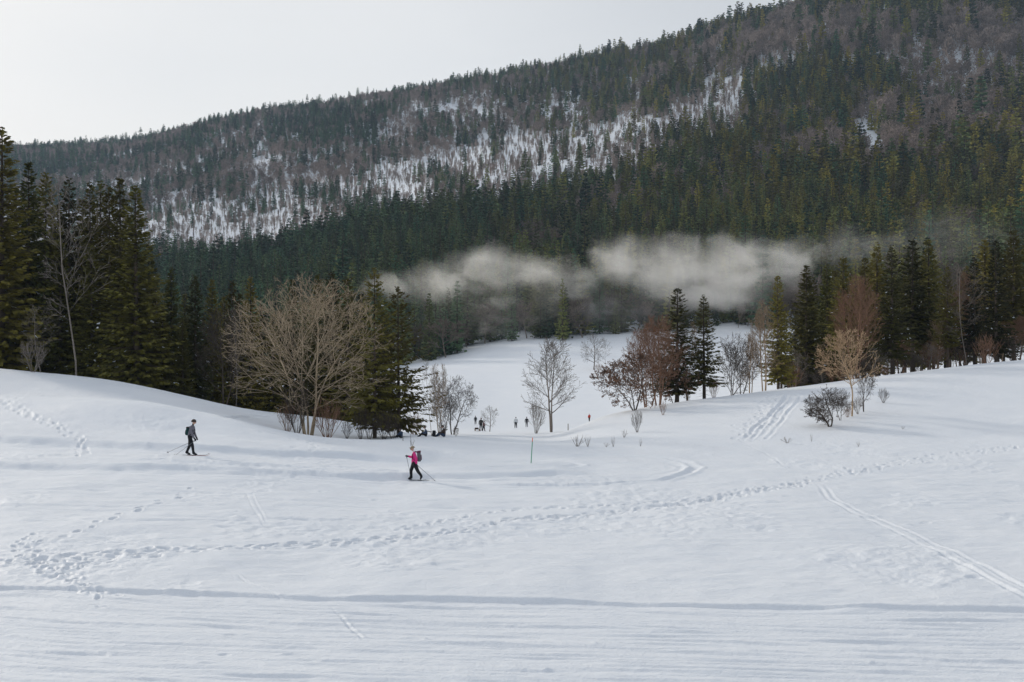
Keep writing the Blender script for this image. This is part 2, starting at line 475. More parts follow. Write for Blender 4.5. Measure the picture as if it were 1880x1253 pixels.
prints(TB, 0.34, 0.34, 0.26, 0.14, 0.11, 0.07)
TB2 = [(715, 980), (800, 962), (940, 938), (1100, 932), (1300, 918), (1480, 888)]
prints(TB2, 0.34, 0.15, 0.24, 0.13, 0.10, 0.06)
prints([(90, 1030), (200, 1024), (330, 1016)], 0.3, 0.5, 0.26, 0.16, 0.12, 0.12)
groove(TB, 0.05, 0.45, 0.3)
prints([(1480, 892), (1560, 874), (1680, 852), (1780, 838), (1885, 823)], 0.6, 0.2, 0.28, 0.15, 0.13)
prints([(1480, 886), (1580, 862), (1700, 842), (1885, 820)], 0.75, 0.16, 0.26, 0.14, 0.10)
prints([(355, 900), (300, 925), (235, 945), (180, 968), (120, 988), (60, 1005)], 0.7, 0.15, 0.24, 0.15, 0.13)
prints([(70, 985), (45, 1010), (50, 1035), (100, 1058), (150, 1078), (205, 1103)], 0.2, 0.22, 0.17, 0.12, 0.10, 0.14)
prints([(110, 1050), (140, 1068), (165, 1085), (200, 1100)], 0.16, 0.16, 0.17, 0.12, -0.09, 0.12)
prints([(-20, 1042), (40, 1038), (110, 1046), (160, 1040), (230, 1030)], 0.2, 0.2, 0.2, 0.12, 0.11, 0.12)
prints([(110, 1058), (150, 1042), (195, 1035)], 0.18, 0.18, 0.2, 0.13, 0.12, 0.12)
prints([(215, 1112), (260, 1115), (305, 1120)], 0.8, 0.2, 0.25, 0.16, 0.07, 0.15)
prints([(0, 735), (50, 765), (110, 795), (150, 820), (150, 850)], 0.55, 0.2, 0.3, 0.2, 0.12)
prints([(20, 742), (80, 730), (160, 728), (260, 732)], 0.9, 0.4, 0.3, 0.2, 0.08, 0.3)
prints([(500, 800), (560, 815), (600, 830), (540, 838)], 0.5, 0.5, 0.3, 0.2, 0.09, 0.4)
prints([(540, 808), (600, 822), (660, 832)], 0.6, 0.4, 0.3, 0.2, 0.09, 0.4)
prints([(1372, 812), (1400, 770), (1412, 745), (1432, 726)], 0.35, 0.5, 0.34, 0.24, 0.13, 0.4)
prints([(1395, 790), (1425, 755), (1455, 726)], 0.4, 0.35, 0.3, 0.2, 0.12, 0.3)
prints([(940, 894), (1100, 892), (1240, 884)], 0.45, 0.12, 0.2, 0.14, 0.07, 0.1)
prints([(900, 820), (960, 812), (1010, 803)], 0.7, 0.3, 0.3, 0.2, 0.09, 0.3)
for _ in range(36):     # scattered lumps and dents in the untouched snow
    a, b = hit(rs.uniform(0, 1880), rs.uniform(900, 1090))
    PRINTS.append((a, b, 1, 0, rs.uniform(.15, .4), rs.uniform(.1, .22), rs.uniform(-.07, .05)))
for _ in range(26):     # crumbs of snow along the piste bank
    a, b = hit(rs.uniform(0, 1880), rs.uniform(1105, 1250))
    PRINTS.append((a, b, 1, 0.1, rs.uniform(.08, .3), rs.uniform(.05, .1), rs.uniform(-.05, .03)))

def fine_z(X, Y):
    """relief on top of base_z for the near field."""
    d = Y - BANK(X)
    wob = 0.10 * fbm(X / 1.3, Y * 0 + 3.0, 3, 21) + 0.45 * fbm(X / 7.0, Y * 0 + 8.0, 2, 22)
    dz = 0.075 * sstep(-0.03, 0.05, d + wob) * (0.75 + 0.7 * vnoise(X / 3.0, Y * 0 + 1.7, 33) + 0.2)
    dz = dz + 0.03 * np.exp(-((d + wob - 0.14) / 0.12) ** 2)
    d2 = Y - BANK2(X)
    gate = sstep(6.5, 10.5, X)
    dz = dz + gate * 0.06 * sstep(-0.06, 0.08, d2)
    on_piste = 1 - sstep(-0.25, 0.05, d)
    # groomed and skied streaks that follow the trail
    st = (0.026 * vnoise(d * 2.2, X * 0.10, 40) + 0.030 * vnoise(d * 6.0 + 0.15 * X, X * 0.20, 41) + 0.026 * vnoise(d * 6.5 - 0.40 * X, X * 0.25, 42)
          + 0.026 * vnoise(d * 11.0, X * 0.4, 43) + 0.020 * vnoise(d * 9.0 + 0.9 * X, X * 0.3, 44) + 0.03 * np.minimum(0, vnoise(d * 8.0 - 0.1 * X, X * 0.12, 45) + 0.2))
    dz = dz + on_piste * (1.35 * st + 0.02 * np.maximum(0, fbm(X / 0.5, Y / 0.35, 2, 47)) )
    soft = (1 - on_piste) * (1 - sstep(50, 75, Y) * 0.6)
    dz = dz + soft * (0.10 * fbm(X / 3.2, Y / 2.2, 3, 50, 0.42) + 0.035 * fbm(X / 0.8, Y / 0.55, 2, 55))
    patch = sstep(0.02, 0.25, fbm(X / 4.0, Y / 6.0, 2, 61))
    dz = dz + soft * patch * 0.06 * fbm(X / 0.40, Y / 0.35, 3, 66)
    dz = dz + soft * 0.05 * sstep(0.1, 0.35, fbm(X / 2.2, Y / 1.1, 2, 68)) * vnoise(X / 0.9, Y / 0.35, 69)
    # faint old ski lines all over the lower field
    dz = dz + soft * sstep(28, 33, Y) * (1 - sstep(50, 58, Y)) * (0.05 * np.minimum(0, vnoise(Y * 1.6 + 0.05 * X, X * 0.08, 74) + 0.22) + 0.03 * vnoise(Y * 3.0 - 0.06 * X, X * 0.15, 75))
    # the upper groomed trail on the left: cut edge at the far side and a lip in front
    dl = Y - TR_LO(X); du = Y - TR_UP(X)
    fl = 1 - sstep(2.0, 4.5, X); fu = 1 - sstep(-5.5, -4.0, X)
    wob2 = 0.25 * fbm(X / 3.0, Y * 0, 3, 71)
    dz = dz + fl * 0.24 * sstep(-0.5, 0.4, dl + wob2) - fl * 0.24 * sstep(1.0, 6.0, dl)
    dz = dz + fu * 0.30 * sstep(-0.5, 0.5, du + wob2) - fu * 0.30 * sstep(2.0, 9.0, du)
    tr = fl * sstep(-3.0, -1.0, dl) * (1 - sstep(6.0, 8.0, dl))
    dz = dz + tr * (0.05 * vnoise(dl * 2.6, X * 0.12, 81) + 0.035 * vnoise(dl * 5.0, X * 0.3, 82))
    # horizontal terrace under the slope on the right
    return dz

def apply_tracks(X, Y, dz):
    """X, Y, dz are (rows, cols) grids with rows sorted by Y; edits dz in place."""
    ymin = Y.min(axis=1); ymax = Y.max(axis=1)
    for P, dp, wd, rim in GROOVES:
        r0 = np.searchsorted(ymax, P[:, 1].min() - 4 * wd); r1 = np.searchsorted(ymin, P[:, 1].max() + 4 * wd)
        if r1 <= r0: continue
        xs, ys = X[r0:r1], Y[r0:r1]
        D, fade = poly_dist(P, xs + 0.12 * vnoise(xs * 0.8, ys * 0.8, 90), ys + 0.12 * vnoise(xs * 0.8, ys * 0.8, 91))
        br = fade * np.clip(0.8 + 0.9 * vnoise(xs * 0.9, ys * 0.9, 92), 0.35, 1.3)
        dz[r0:r1] += br * (-dp * np.exp(-(D / wd) ** 2) + rim * dp * 0.6 * np.exp(-((D - 1.8 * wd) / (0.7 * wd)) ** 2))
    for (a, b, dx, dy, ln, wd, dp) in PRINTS:
        R = ln * 2.6
        r0 = np.searchsorted(ymax, b - R); r1 = np.searchsorted(ymin, b + R)
        if r1 <= r0: continue
        c0 = np.searchsorted(X[r0], a - R) ; c1 = np.searchsorted(X[r0], a + R)
        c0 = max(0, c0 - 4); c1 = min(X.shape[1], c1 + 4)
        if c1 <= c0: continue
        xs, ys = X[r0:r1, c0:c1] - a, Y[r0:r1, c0:c1] - b
        u = (xs * dx + ys * dy) / ln; v = (-xs * dy + ys * dx) / wd
        q = np.sqrt(u * u + v * v)
        if dp > 0:
            dz[r0:r1, c0:c1] += -dp * (1 - sstep(0.55, 1.0, q)) + dp * 0.22 * np.exp(-((q - 1.3) / 0.3) ** 2)
        else:
            dz[r0:r1, c0:c1] += -dp * np.exp(-(q / 0.8) ** 2)
    return dz

def ground_z(x, y):
    """height where something stands (tracks left out)."""
    x = np.atleast_1d(np.asarray(x, float)); y = np.atleast_1d(np.asarray(y, float))
    z = base_z(x, y)
    near = (y > 15) & (y < 112)
    z = z + np.where(near, fine_z(x, y) * (1 - sstep(95, 112, y)), 0)
    return z

def grid_faces(nr, nc):
    i = np.arange(nr * nc).reshape(nr, nc)
    return np.stack([i[:-1, :-1].ravel(), i[:-1, 1:].ravel(), i[1:, 1:].ravel(), i[1:, :-1].ravel()], 1)

def sheet(name, ys, ts, mat, label, detail=False, sink=None):
    Yr = np.repeat(ys[:, None], len(ts), 1)
    X = ts[None, :] * np.maximum(Yr, 19.0)
    Z = base_z(X, Yr)
    if detail:
        dz = fine_z(X, Yr)
        apply_tracks(X, Yr, dz)
        fade = sstep(14, 18, Yr) * (1 - sstep(95, 112, Yr))
        Z = Z + dz * fade
    if sink is not None:
        Z = Z - sink(Yr)
    me = np_mesh(name, np.stack([X.ravel(), Yr.ravel(), Z.ravel()], 1), grid_faces(*X.shape), [mat], smooth=True)
    o = mobj(name, me)
    return tag(o, label, 'snow', kind='structure')

t_in = np.linspace(-0.60, 0.60, 1000)
t_side = np.array([0.64, 0.7, 0.8, 1.0, 1.3, 1.8, 2.6, 4.0, 7.0])
py_rows = np.linspace(1285, 800, 520)
y_near = 6.72 * F / (py_rows - CY)
y_near = np.concatenate([[-250, -160, -100, -60, -35, -20, -10, -4, 0, 4, 8, 11, 13, 15, 16, 17], y_near[y_near > 17.6], np.linspace(y_near[-1] + 0.15, 114, 190)])
sheet('snow_field', y_near, np.concatenate([-t_side[::-1], t_in, t_side]), M['snow'], 'trampled white snow field with ski trails and footprints in front', True)
t_mid = np.concatenate([[-1.4, -1.0, -0.8, -0.7], np.linspace(-0.62, 0.62, 260), [0.7, 0.8, 1.0, 1.4]])
sheet('snow_meadow', np.linspace(108, 340, 170), t_mid, M['snow_far'], 'smooth white snow meadow climbing to the forest edge', False,
      lambda Y: 0.25 * (1 - sstep(111, 114, Y)))
t_mtn = np.concatenate([[-1.4, -1.0, -0.8, -0.7], np.linspace(-0.62, 0.62, 300), [0.7, 0.8, 1.0, 1.4]])
sheet('mountain_slope', np.concatenate([np.linspace(332, 600, 70), np.geomspace(605, 2990, 200)]), t_mtn, M['snow_far'], 'snow covered mountainside rising behind the meadow', False,
      lambda Y: 0.4 * (1 - sstep(335, 340, Y)))
print('terrain', time.time() - T0)
# ------------------------------------------------------------------ tree generators (height normalised to 1)
def tri_quads(P):
    """P (N,4,3) diamonds -> verts, quads"""
    n = len(P)
    return P.reshape(-1, 3), np.arange(n * 4).reshape(n, 4)

def tubes(segs, k):
    """segs: array (N,8) p0 p1 r0 r1 -> verts, quads"""
    s = np.asarray(segs, float)
    p0, p1, r0, r1 = s[:, 0:3], s[:, 3:6], s[:, 6], s[:, 7]
    d = p1 - p0
    L = np.linalg.norm(d, axis=1, keepdims=True) + 1e-9
    d = d / L
    ref = np.where(np.abs(d[:, 2:3]) > 0.9, np.array([[1.0, 0, 0]]), np.array([[0, 0, 1.0]]))
    u = np.cross(d, ref); u /= np.linalg.norm(u, axis=1, keepdims=True) + 1e-9
    v = np.cross(d, u)
    a = np.arange(k) * 2 * math.pi / k
    ring = np.cos(a)[None, :, None] * u[:, None, :] + np.sin(a)[None, :, None] * v[:, None, :]
    A = p0[:, None, :] + ring * r0[:, None, None]
    B = p1[:, None, :] + ring * r1[:, None, None]
    V = np.concatenate([A, B], 1).reshape(-1, 3)
    base = (np.arange(len(s)) * 2 * k)[:, None]
    i = np.arange(k)[None, :]; j = (np.arange(k)[None, :] + 1) % k
    Q = np.stack([base + i, base + j, base + k + j, base + k + i], 2).reshape(-1, 4)
    return V, Q

def merge(parts):
    V, Q, o = [], [], 0
    for v, q in parts:
        V.append(v); Q.append(q + o); o += len(v)
    return np.concatenate(V), np.concatenate(Q)

def make_spruce(seed, whorls=34, per=8, twigs=20, R=0.15, c0=0.06, droop=0.35, shape=0.85, gappy=0.0, snow=0.012, twl=0.032, tw=0.30, lop=0.0, thick=1.0):
    r = np.random.RandomState(seed)
    out = []
    limb = []
    bend = r.randn(2) * 0.006
    for w in range(whorls):
        f = w / (whorls - 1.0)
        z = c0 + (1 - c0 - 0.012) * f ** 1.08 + r.randn() * 0.004
        if r.rand() < gappy * (1 - f):
            continue
        rad = R * (1 - f) ** shape * (1.0 if f > 0.12 else 0.75 + 2.0 * f) + 0.007
        nb = max(5, int(round(per * (0.7 + 0.5 * (1 - f)))))
        a0 = r.rand() * 7
        for b in range(nb):
            az = a0 + b * 2 * math.pi / nb + r.randn() * 0.25
            L = rad * np.clip(1 + r.randn() * 0.22, 0.45, 1.5) * (1 + lop * math.cos(az))
            zb = z + r.randn() * 0.013
            el = 0.55 * f ** 2 - droop * (1 - f) * r.uniform(.6, 1.3) + 0.08
            dh = np.array([math.cos(az), math.sin(az), 0.0])
            side = np.array([-dh[1], dh[0], 0.0])
            base = np.array([bend[0] * z, bend[1] * z, zb])
            nt = max(7, int(twigs * (0.45 + 0.55 * L / R)))
            s = np.sort(r.uniform(0.08, 1.0, nt)) ** 0.85
            up = droop * 0.45 * L * s ** 2.5
            P0 = base + dh * (L * s)[:, None] + np.array([0, 0, 1.0]) * (np.sin(el) * L * s + up)[:, None]
            sg = np.where(r.rand(nt) < 0.5, -1.0, 1.0)
            spread = r.uniform(0.35, 1.1, nt) * sg * (1 - 0.55 * s)
            hang = -r.uniform(0.1, 1.15, nt) * (1 - 0.6 * f)
            D = dh[None] * np.cos(spread)[:, None] + side[None] * np.sin(spread)[:, None]
            D[:, 2] += hang + (0.25 * f)
            D /= np.linalg.norm(D, axis=1, keepdims=True)
            tl = twl * thick * r.uniform(0.6, 1.35, nt) * (1.05 - 0.45 * s) * (0.5 + 0.5 * (1 - f) ** 0.5)
            N = np.stack([r.randn(nt) * 0.5, r.randn(nt) * 0.5, np.ones(nt) * 0.8], 1)
            W = np.cross(D, N); W /= np.linalg.norm(W, axis=1, keepdims=True) + 1e-9
            wd = tl * tw
            tip = P0 + D * tl[:, None]
            mid = P0 + D * (tl * 0.45)[:, None]
            mid[:, 2] -= 0.10 * tl
            out.append(np.stack([P0, mid + W * wd[:, None], tip, mid - W * wd[:, None]], 1))
            e = base + dh * L * 0.9 + np.array([0, 0, np.sin(el) * L * 0.9 + droop * 0.3 * L])
            limb.append(np.concatenate([base, e, [0.0016 * thick * (1.2 - f), 0.0005]]))
    # leader
    n = 10
    zz_ = r.uniform(0.955, 0.985, n)
    az = r.rand(n) * 7
    P0 = np.stack([bend[0] * zz_, bend[1] * zz_, zz_], 1)
    D = np.stack([np.cos(az) * .45, np.sin(az) * .45, np.ones(n)], 1)
    D /= np.linalg.norm(D, axis=1, keepdims=True)
    W = np.cross(D, np.stack([r.randn(n), r.randn(n), r.randn(n) * .2], 1)); W /= np.linalg.norm(W, axis=1, keepdims=True)
    tl = 0.022 * thick ** 0.5
    out.append(np.stack([P0, P0 + D * tl * .4 + W * tl * .2, P0 + D * tl, P0 + D * tl * .4 - W * tl * .2], 1))
    P = np.concatenate(out)
    V, Q = tri_quads(P)
    mi = (r.rand(len(Q)) < snow).astype(int)
    Vl, Ql = tubes(np.array(limb), 3)
    nq = len(Q)
    V2, Q2 = merge([(V, Q), (Vl, Ql)])
    mi2 = np.concatenate([mi, np.full(len(Ql), 2)])
    # trunk
    ts = []
    zs = np.linspace(-0.05, 0.97, 7)
    for a, b in zip(zs[:-1], zs[1:]):
        ra = 0.0125 * (1 - max(a, 0)) ** 0.9 + 0.0012; rb = 0.0125 * (1 - b) ** 0.9 + 0.0012
        ts.append([bend[0] * a, bend[1] * a, a, bend[0] * b, bend[1] * b, b, ra, rb])
    Vt, Qt = tubes(np.array(ts), 8)
    # dead stubs under the crown
    st = []
    for _ in range(int(40 * max(c0, 0.05) / 0.2)):
        zz2 = r.uniform(0.03, c0 + 0.12); az2 = r.rand() * 7; L = r.uniform(0.02, 0.07)
        st.append([0, 0, zz2, math.cos(az2) * L, math.sin(az2) * L, zz2 - L * r.uniform(-.1, .5), 0.0012, 0.0003])
    if st:
        Vs, Qs = tubes(np.array(st), 3)
        Vt, Qt = merge([(Vt, Qt), (Vs, Qs)])
    return (V2, Q2, mi2), (Vt, Qt)

def grow(seed, stems=1, spread=0.1, trunk=0.25, levels=3, kids=(9, 7, 6, 5), angle=(0.8, 0.7, 0.6, 0.6), ratio=(0.55, 0.5, 0.5, 0.5),
         up=(0.06, 0.05, 0.03, 0.0), wig=0.10, r0=0.02, rtip=0.0011, stem_len=0.72, start=(0.3, 0.2, 0.15, 0.1), base_r=0.02, rdec=0.5, env=(0.58, 0.4, 0.42)):
    """recursive bare tree; returns (limb segments, twig segments)"""
    rn = random.Random(seed)
    limbs, twigs = [], []
    def to_env(p, d):
        zc, a, b = env
        px_, py_, pz_ = p[0] / a, p[1] / a, (p[2] - zc) / b
        dx, dy, dz = d[0] / a, d[1] / a, d[2] / b
        A = dx * dx + dy * dy + dz * dz; B = px_ * dx + py_ * dy + pz_ * dz; C = px_ * px_ + py_ * py_ + pz_ * pz_ - 1
        disc = B * B - A * C
        if disc < 0: return 0.12
        return max(0.05, (-B + math.sqrt(disc)) / A)
    def norm(v):
        l = math.sqrt(v[0] ** 2 + v[1] ** 2 + v[2] ** 2) + 1e-9
        return (v[0] / l, v[1] / l, v[2] / l)
    def branch(p, d, L, r, lev):
        ns = (9, 6, 4, 2, 1)[min(lev, 4)]
        if lev == levels and lev >= 2: ns = 2
        pts = [(p, d, r)]
        rend = max(rtip, r * (0.25 if lev == 0 else 0.3))
        for i in range(ns):
            w = wig * (1.0 if lev else 0.6)
            d = norm((d[0] + rn.gauss(0, w), d[1] + rn.gauss(0, w), d[2] + rn.gauss(0, w) + up[min(lev, 3)]))
            q = (p[0] + d[0] * L / ns, p[1] + d[1] * L / ns, p[2] + d[2] * L / ns)
            ra = r + (rend - r) * i / ns; rb = r + (rend - r) * (i + 1) / ns
            (limbs if lev <= min(1, levels - 1) else twigs).append((*p, *q, ra, rb))
            p = q
            pts.append((p, d, rb))
        if lev >= levels: return
        n = kids[min(lev, 3)]
        n = max(2, int(n * rn.uniform(0.75, 1.3)))
        s0 = start[min(lev, 3)] if lev else max(trunk, start[0])
        ph = rn.random() * 7
        for c in range(n):
            s = s0 + (1 - s0) * (c + rn.random()) / n
            s = min(s, 0.995)
            k = s * ns; i = int(k); f = k - i
            a, b = pts[i], pts[i + 1]
            o = tuple(a[0][m] * (1 - f) + b[0][m] * f for m in range(3))
            dd = b[1]; rr = a[2] * (1 - f) + b[2] * f
            ref = (0, 0, 1) if abs(dd[2]) < 0.9 else (1, 0, 0)
            u = norm((dd[1] * ref[2] - dd[2] * ref[1], dd[2] * ref[0] - dd[0] * ref[2], dd[0] * ref[1] - dd[1] * ref[0]))
            v = (dd[1] * u[2] - dd[2] * u[1], dd[2] * u[0] - dd[0] * u[2], dd[0] * u[1] - dd[1] * u[0])
            ph += 2.4 + rn.gauss(0, 0.4)
            an = angle[min(lev, 3)] * rn.uniform(0.7, 1.25) * ((1.3 - 0.75 * (s - s0) / (1 - s0)) if lev == 0 else 1.0)
            ca, sa = math.cos(an), math.sin(an)
            nd = norm(tuple(dd[m] * ca + (u[m] * math.cos(ph) + v[m] * math.sin(ph)) * sa for m in range(3)))
            nl = L * ratio[min(lev, 3)] * (1.15 - 0.55 * s) * rn.uniform(0.7, 1.25)
            de = to_env(o, nd)
            if lev == 0: nl = de * rn.choice((rn.uniform(0.55, 0.8), rn.uniform(0.8, 1.05), rn.uniform(0.85, 1.02)))
            else: nl = min(nl, de * rn.uniform(0.8, 1.15))
            branch(o, nd, nl, max(rtip, rr * rdec * rn.uniform(.8, 1.1)), lev + 1)
    for s in range(stems):
        az = 2 * math.pi * s / max(stems, 1) + rn.gauss(0, 0.35)
        tl = spread * rn.uniform(0.5, 1.3) if stems > 1 else rn.gauss(0, 0.03)
        d = norm((math.cos(az) * tl, math.sin(az) * tl, 1.0))
        br = base_r if stems > 1 else 0
        p = (math.cos(az) * br, math.sin(az) * br, -0.03)
        branch(p, d, stem_len * rn.uniform(0.85, 1.1) if stems > 1 else stem_len, r0 * (rn.uniform(.7, 1.1) if stems > 1 else 1), 0)
    return np.array(limbs), np.array(twigs)

def fit(limbs, twigs, width):
    """normalise: top at 1, crown width (over height) as asked"""
    allp = np.concatenate([limbs[:, 3:6], twigs[:, 3:6]]) if len(twigs) else limbs[:, 3:6]
    h = np.percentile(allp[:, 2], 99.7)
    rad = np.percentile(np.hypot(allp[:, 0], allp[:, 1]), 96)
    sx = (width / 2) / rad
    for a in (limbs, twigs):
        if len(a):
            a[:, [2, 5]] /= h
            a[:, [0, 1, 3, 4]] *= sx
    return limbs, twigs

BARE = {}
def bare_variant(key, width, mat, clumps=0, clump_mat=None, clump_size=0.012, **kw):
    limbs, twigs = fit(*grow(**kw), width)
    Vt, Qt = tubes(limbs, 5)
    Vc, Qc = tubes(twigs, 3)
    mi = np.zeros(len(Qc), int)
    mats = [mat]
    if clumps:     # dry leaves, catkins or buds that stay on the twigs
        r = np.random.RandomState(kw['seed'])
        k = r.randint(0, len(twigs), clumps)
        f = r.rand(clumps)[:, None]
        P = twigs[k, 0:3] * (1 - f) + twigs[k, 3:6] * f
        D = r.randn(clumps, 3); D[:, 2] -= 0.5; D /= np.linalg.norm(D, axis=1, keepdims=True)
        W = np.cross(D, r.randn(clumps, 3)); W /= np.linalg.norm(W, axis=1, keepdims=True)
        l = clump_size * r.uniform(.5, 1.4, clumps)[:, None]
        V2, Q2 = tri_quads(np.stack([P, P + D * l * .5 + W * l * .35, P + D * l, P + D * l * .5 - W * l * .35], 1))
        nq = len(Q2)
        Vc, Qc = merge([(Vc, Qc), (V2, Q2)])
        mi = np.concatenate([mi, np.ones(nq, int)])
        mats = [mat, clump_mat]
    BARE[key] = (np_mesh('trunk', Vt, Qt, [mat], smooth=True), np_mesh('crown', Vc, Qc, mats, mi))
    return BARE[key]

SPR = {}
def spruce_variant(key, **kw):
    (V, Q, mi), (Vt, Qt) = make_spruce(**kw)
    SPR[key] = (np_mesh('trunk', Vt, Qt, [M['trunk']], smooth=True), np_mesh('crown', V, Q, [M['needle'], M['tree_snow'], M['trunk']], mi))

for i in range(4):
    spruce_variant('full%d' % i, seed=10 + i, whorls=48, per=9, twigs=24, R=(0.14, 0.16, 0.13, 0.15)[i], c0=0.05, droop=0.42, shape=(0.75, 0.85, 0.7, 0.8)[i], gappy=0.05, snow=0.006)
for i in range(4):
    spruce_variant('stand%d' % i, seed=20 + i, whorls=40, per=8, twigs=24, R=(0.145, 0.13, 0.155, 0.135)[i], c0=(0.11, 0.24, 0.16, 0.29)[i], droop=0.38, shape=(0.7, 0.62, 0.75, 0.65)[i], gappy=0.08, snow=0.010)
spruce_variant('open0', seed=31, whorls=36, per=8, twigs=30, R=0.20, c0=0.12, droop=0.50, shape=0.66, gappy=0.06, snow=0.004, twl=0.036, tw=0.24)
spruce_variant('open1', seed=32, whorls=36, per=8, twigs=32, R=0.25, c0=0.10, droop=0.52, shape=0.70, gappy=0.05, snow=0.004, twl=0.038, tw=0.24)
spruce_variant('ragged', seed=33, whorls=26, per=6, twigs=18, R=0.10, c0=0.62, droop=0.35, shape=0.6, gappy=0.1, snow=0.01)

K3 = dict(levels=3)
def bv(key, width, mat, env, kids=(12, 8, 6, 4), levels=3, stems=1, spread=0.15, trunk=0.22, angle=(0.9, 0.7, 0.65, 0.55), ratio=(0.5, 0.5, 0.48, 0.5), up=(0.02, 0.08, 0.05, 0.02), wig=0.1, r0=0.016, rtip=0.001, stem_len=0.8, base_r=0.015, rdec=0.5, start=(0.22, 0.12, 0.12, 0.1), **kw):
    bare_variant(key, width, mat, env=env, kids=kids, levels=levels, stems=stems, spread=spread, trunk=trunk, angle=angle, ratio=ratio, up=up, wig=wig, r0=r0, rtip=rtip, stem_len=stem_len, base_r=base_r, rdec=rdec, start=start, **kw)
bv('hero', 1.0, M['bark_gold'], (0.53, 0.50, 0.47), seed=41, stems=5, spread=0.17, trunk=0.16, levels=4, kids=(10, 8, 5, 2), r0=0.0085, rtip=0.0008, stem_len=0.82, base_r=0.02, rdec=0.55, angle=(0.85, 0.7, 0.6, 0.5), up=(0.01, 0.05, 0.04, 0.02), wig=0.11)
bv('oval', 0.66, M['bark_grey'], (0.58, 0.33, 0.42), seed=43, stems=2, spread=0.10, levels=4, kids=(15, 8, 5, 2), angle=(0.8, 0.6, 0.6, 0.5), r0=0.013, rtip=0.0011, stem_len=0.88, base_r=0.01, up=(0.02, 0.09, 0.05, 0.02), wig=0.08)
bv('round', 0.85, M['bark_dark'], (0.58, 0.43, 0.42), seed=44, stems=2, spread=0.2, levels=4, kids=(12, 8, 6, 3), r0=0.017, rtip=0.0014, stem_len=0.8, wig=0.13)
bv('round_grey', 0.8, M['bark_grey'], (0.57, 0.40, 0.43), seed=45, stems=1, levels=4, kids=(13, 8, 5, 2), r0=0.018, rtip=0.0014, stem_len=0.85, wig=0.12)
bv('slender', 0.34, M['bark_grey'], (0.60, 0.18, 0.42), seed=46, trunk=0.3, kids=(24, 6, 4, 3), angle=(0.85, 0.6, 0.5, 0.5), wig=0.06, r0=0.0048, rtip=0.0007, stem_len=1.0, rdec=0.33)
bv('tall_red', 0.62, M['bark_red'], (0.60, 0.32, 0.41), seed=47, stems=3, spread=0.14, levels=4, kids=(12, 9, 6, 3), angle=(0.65, 0.6, 0.5, 0.5), up=(0.02, 0.11, 0.07, 0.03), wig=0.08, r0=0.011, rtip=0.001, base_r=0.025, stem_len=0.85)
bv('tan', 0.36, M['bark_tan'], (0.56, 0.19, 0.45), seed=48, stems=2, spread=0.06, levels=4, kids=(14, 8, 6, 2), angle=(0.65, 0.6, 0.5, 0.5), up=(0.02, 0.10, 0.06, 0.03), wig=0.08, r0=0.01, rtip=0.001, stem_len=0.92)
bv('spread_leaf', 1.35, M['bark_dark'], (0.50, 0.66, 0.50), clumps=6000, clump_mat=M['bark_red'], clump_size=0.022, seed=49, stems=3, spread=0.45, trunk=0.12, levels=4, kids=(10, 8, 6, 3), angle=(0.95, 0.7, 0.65, 0.6), up=(0.0, 0.02, 0.03, 0.02), wig=0.13, r0=0.015, rtip=0.0014, stem_len=0.8)
bv('orange', 0.95, M['bark_orange'], (0.66, 0.47, 0.33), clumps=2600, clump_mat=M['bark_orange'], clump_size=0.012, seed=50, stems=1, trunk=0.36, levels=4, kids=(14, 9, 5, 2), angle=(0.85, 0.65, 0.6, 0.5), up=(0.0, 0.06, 0.07, 0.05), wig=0.13, r0=0.013, rtip=0.0017, stem_len=0.8, rdec=0.55, start=(0.36, 0.15, 0.2, 0.1))
bv('crooked', 1.15, M['bark_dark'], (0.55, 0.57, 0.45), seed=51, stems=2, spread=0.3, trunk=0.25, levels=4, kids=(12, 9, 7, 3), angle=(1.0, 0.8, 0.7, 0.6), up=(0.0, -0.03, -0.04, -0.03), wig=0.19, r0=0.026, rtip=0.0024, stem_len=0.75)
SH = dict(levels=2, kids=(7, 5, 4, 3), angle=(0.45, 0.5, 0.5, 0.5), up=(0.02, 0.06, 0.04, 0.0), start=(0.2, 0.15, 0.1, 0.1), trunk=0.2)
bv('shrub', 0.8, M['bark_grey'], (0.5, 0.42, 0.52), seed=52, stems=11, spread=0.55, wig=0.09, r0=0.008, rtip=0.0025, base_r=0.035, stem_len=0.85, **SH)
bv('shrub_dark', 0.9, M['bark_dark'], (0.5, 0.46, 0.52), seed=53, stems=12, spread=0.65, wig=0.12, r0=0.008, rtip=0.0025, base_r=0.04, stem_len=0.85, **SH)
bv('twiggy', 0.8, M['bark_red'], (0.5, 0.42, 0.52), seed=54, stems=14, spread=0.6, wig=0.12, r0=0.007, rtip=0.002, base_r=0.07, stem_len=0.85, **SH)
bv('tuft', 1.0, M['bark_grey'], (0.5, 0.6, 0.55), seed=55, stems=9, spread=0.6, trunk=0.4, levels=1, kids=(3, 3, 3, 3), angle=(0.35, 0.5, 0.5, 0.5), up=(-0.02, 0, 0, 0), wig=0.07, r0=0.016, rtip=0.006, base_r=0.06, stem_len=0.85)
print('variants', time.time() - T0, {k: len(v[1].polygons) for k, v in {**SPR, **BARE}.items()})

rv = random.Random(77)
def ground_at(px, Y):
    x = (px - CX) / F * Y
    return x, Y, float(ground_z(x, Y)[0])

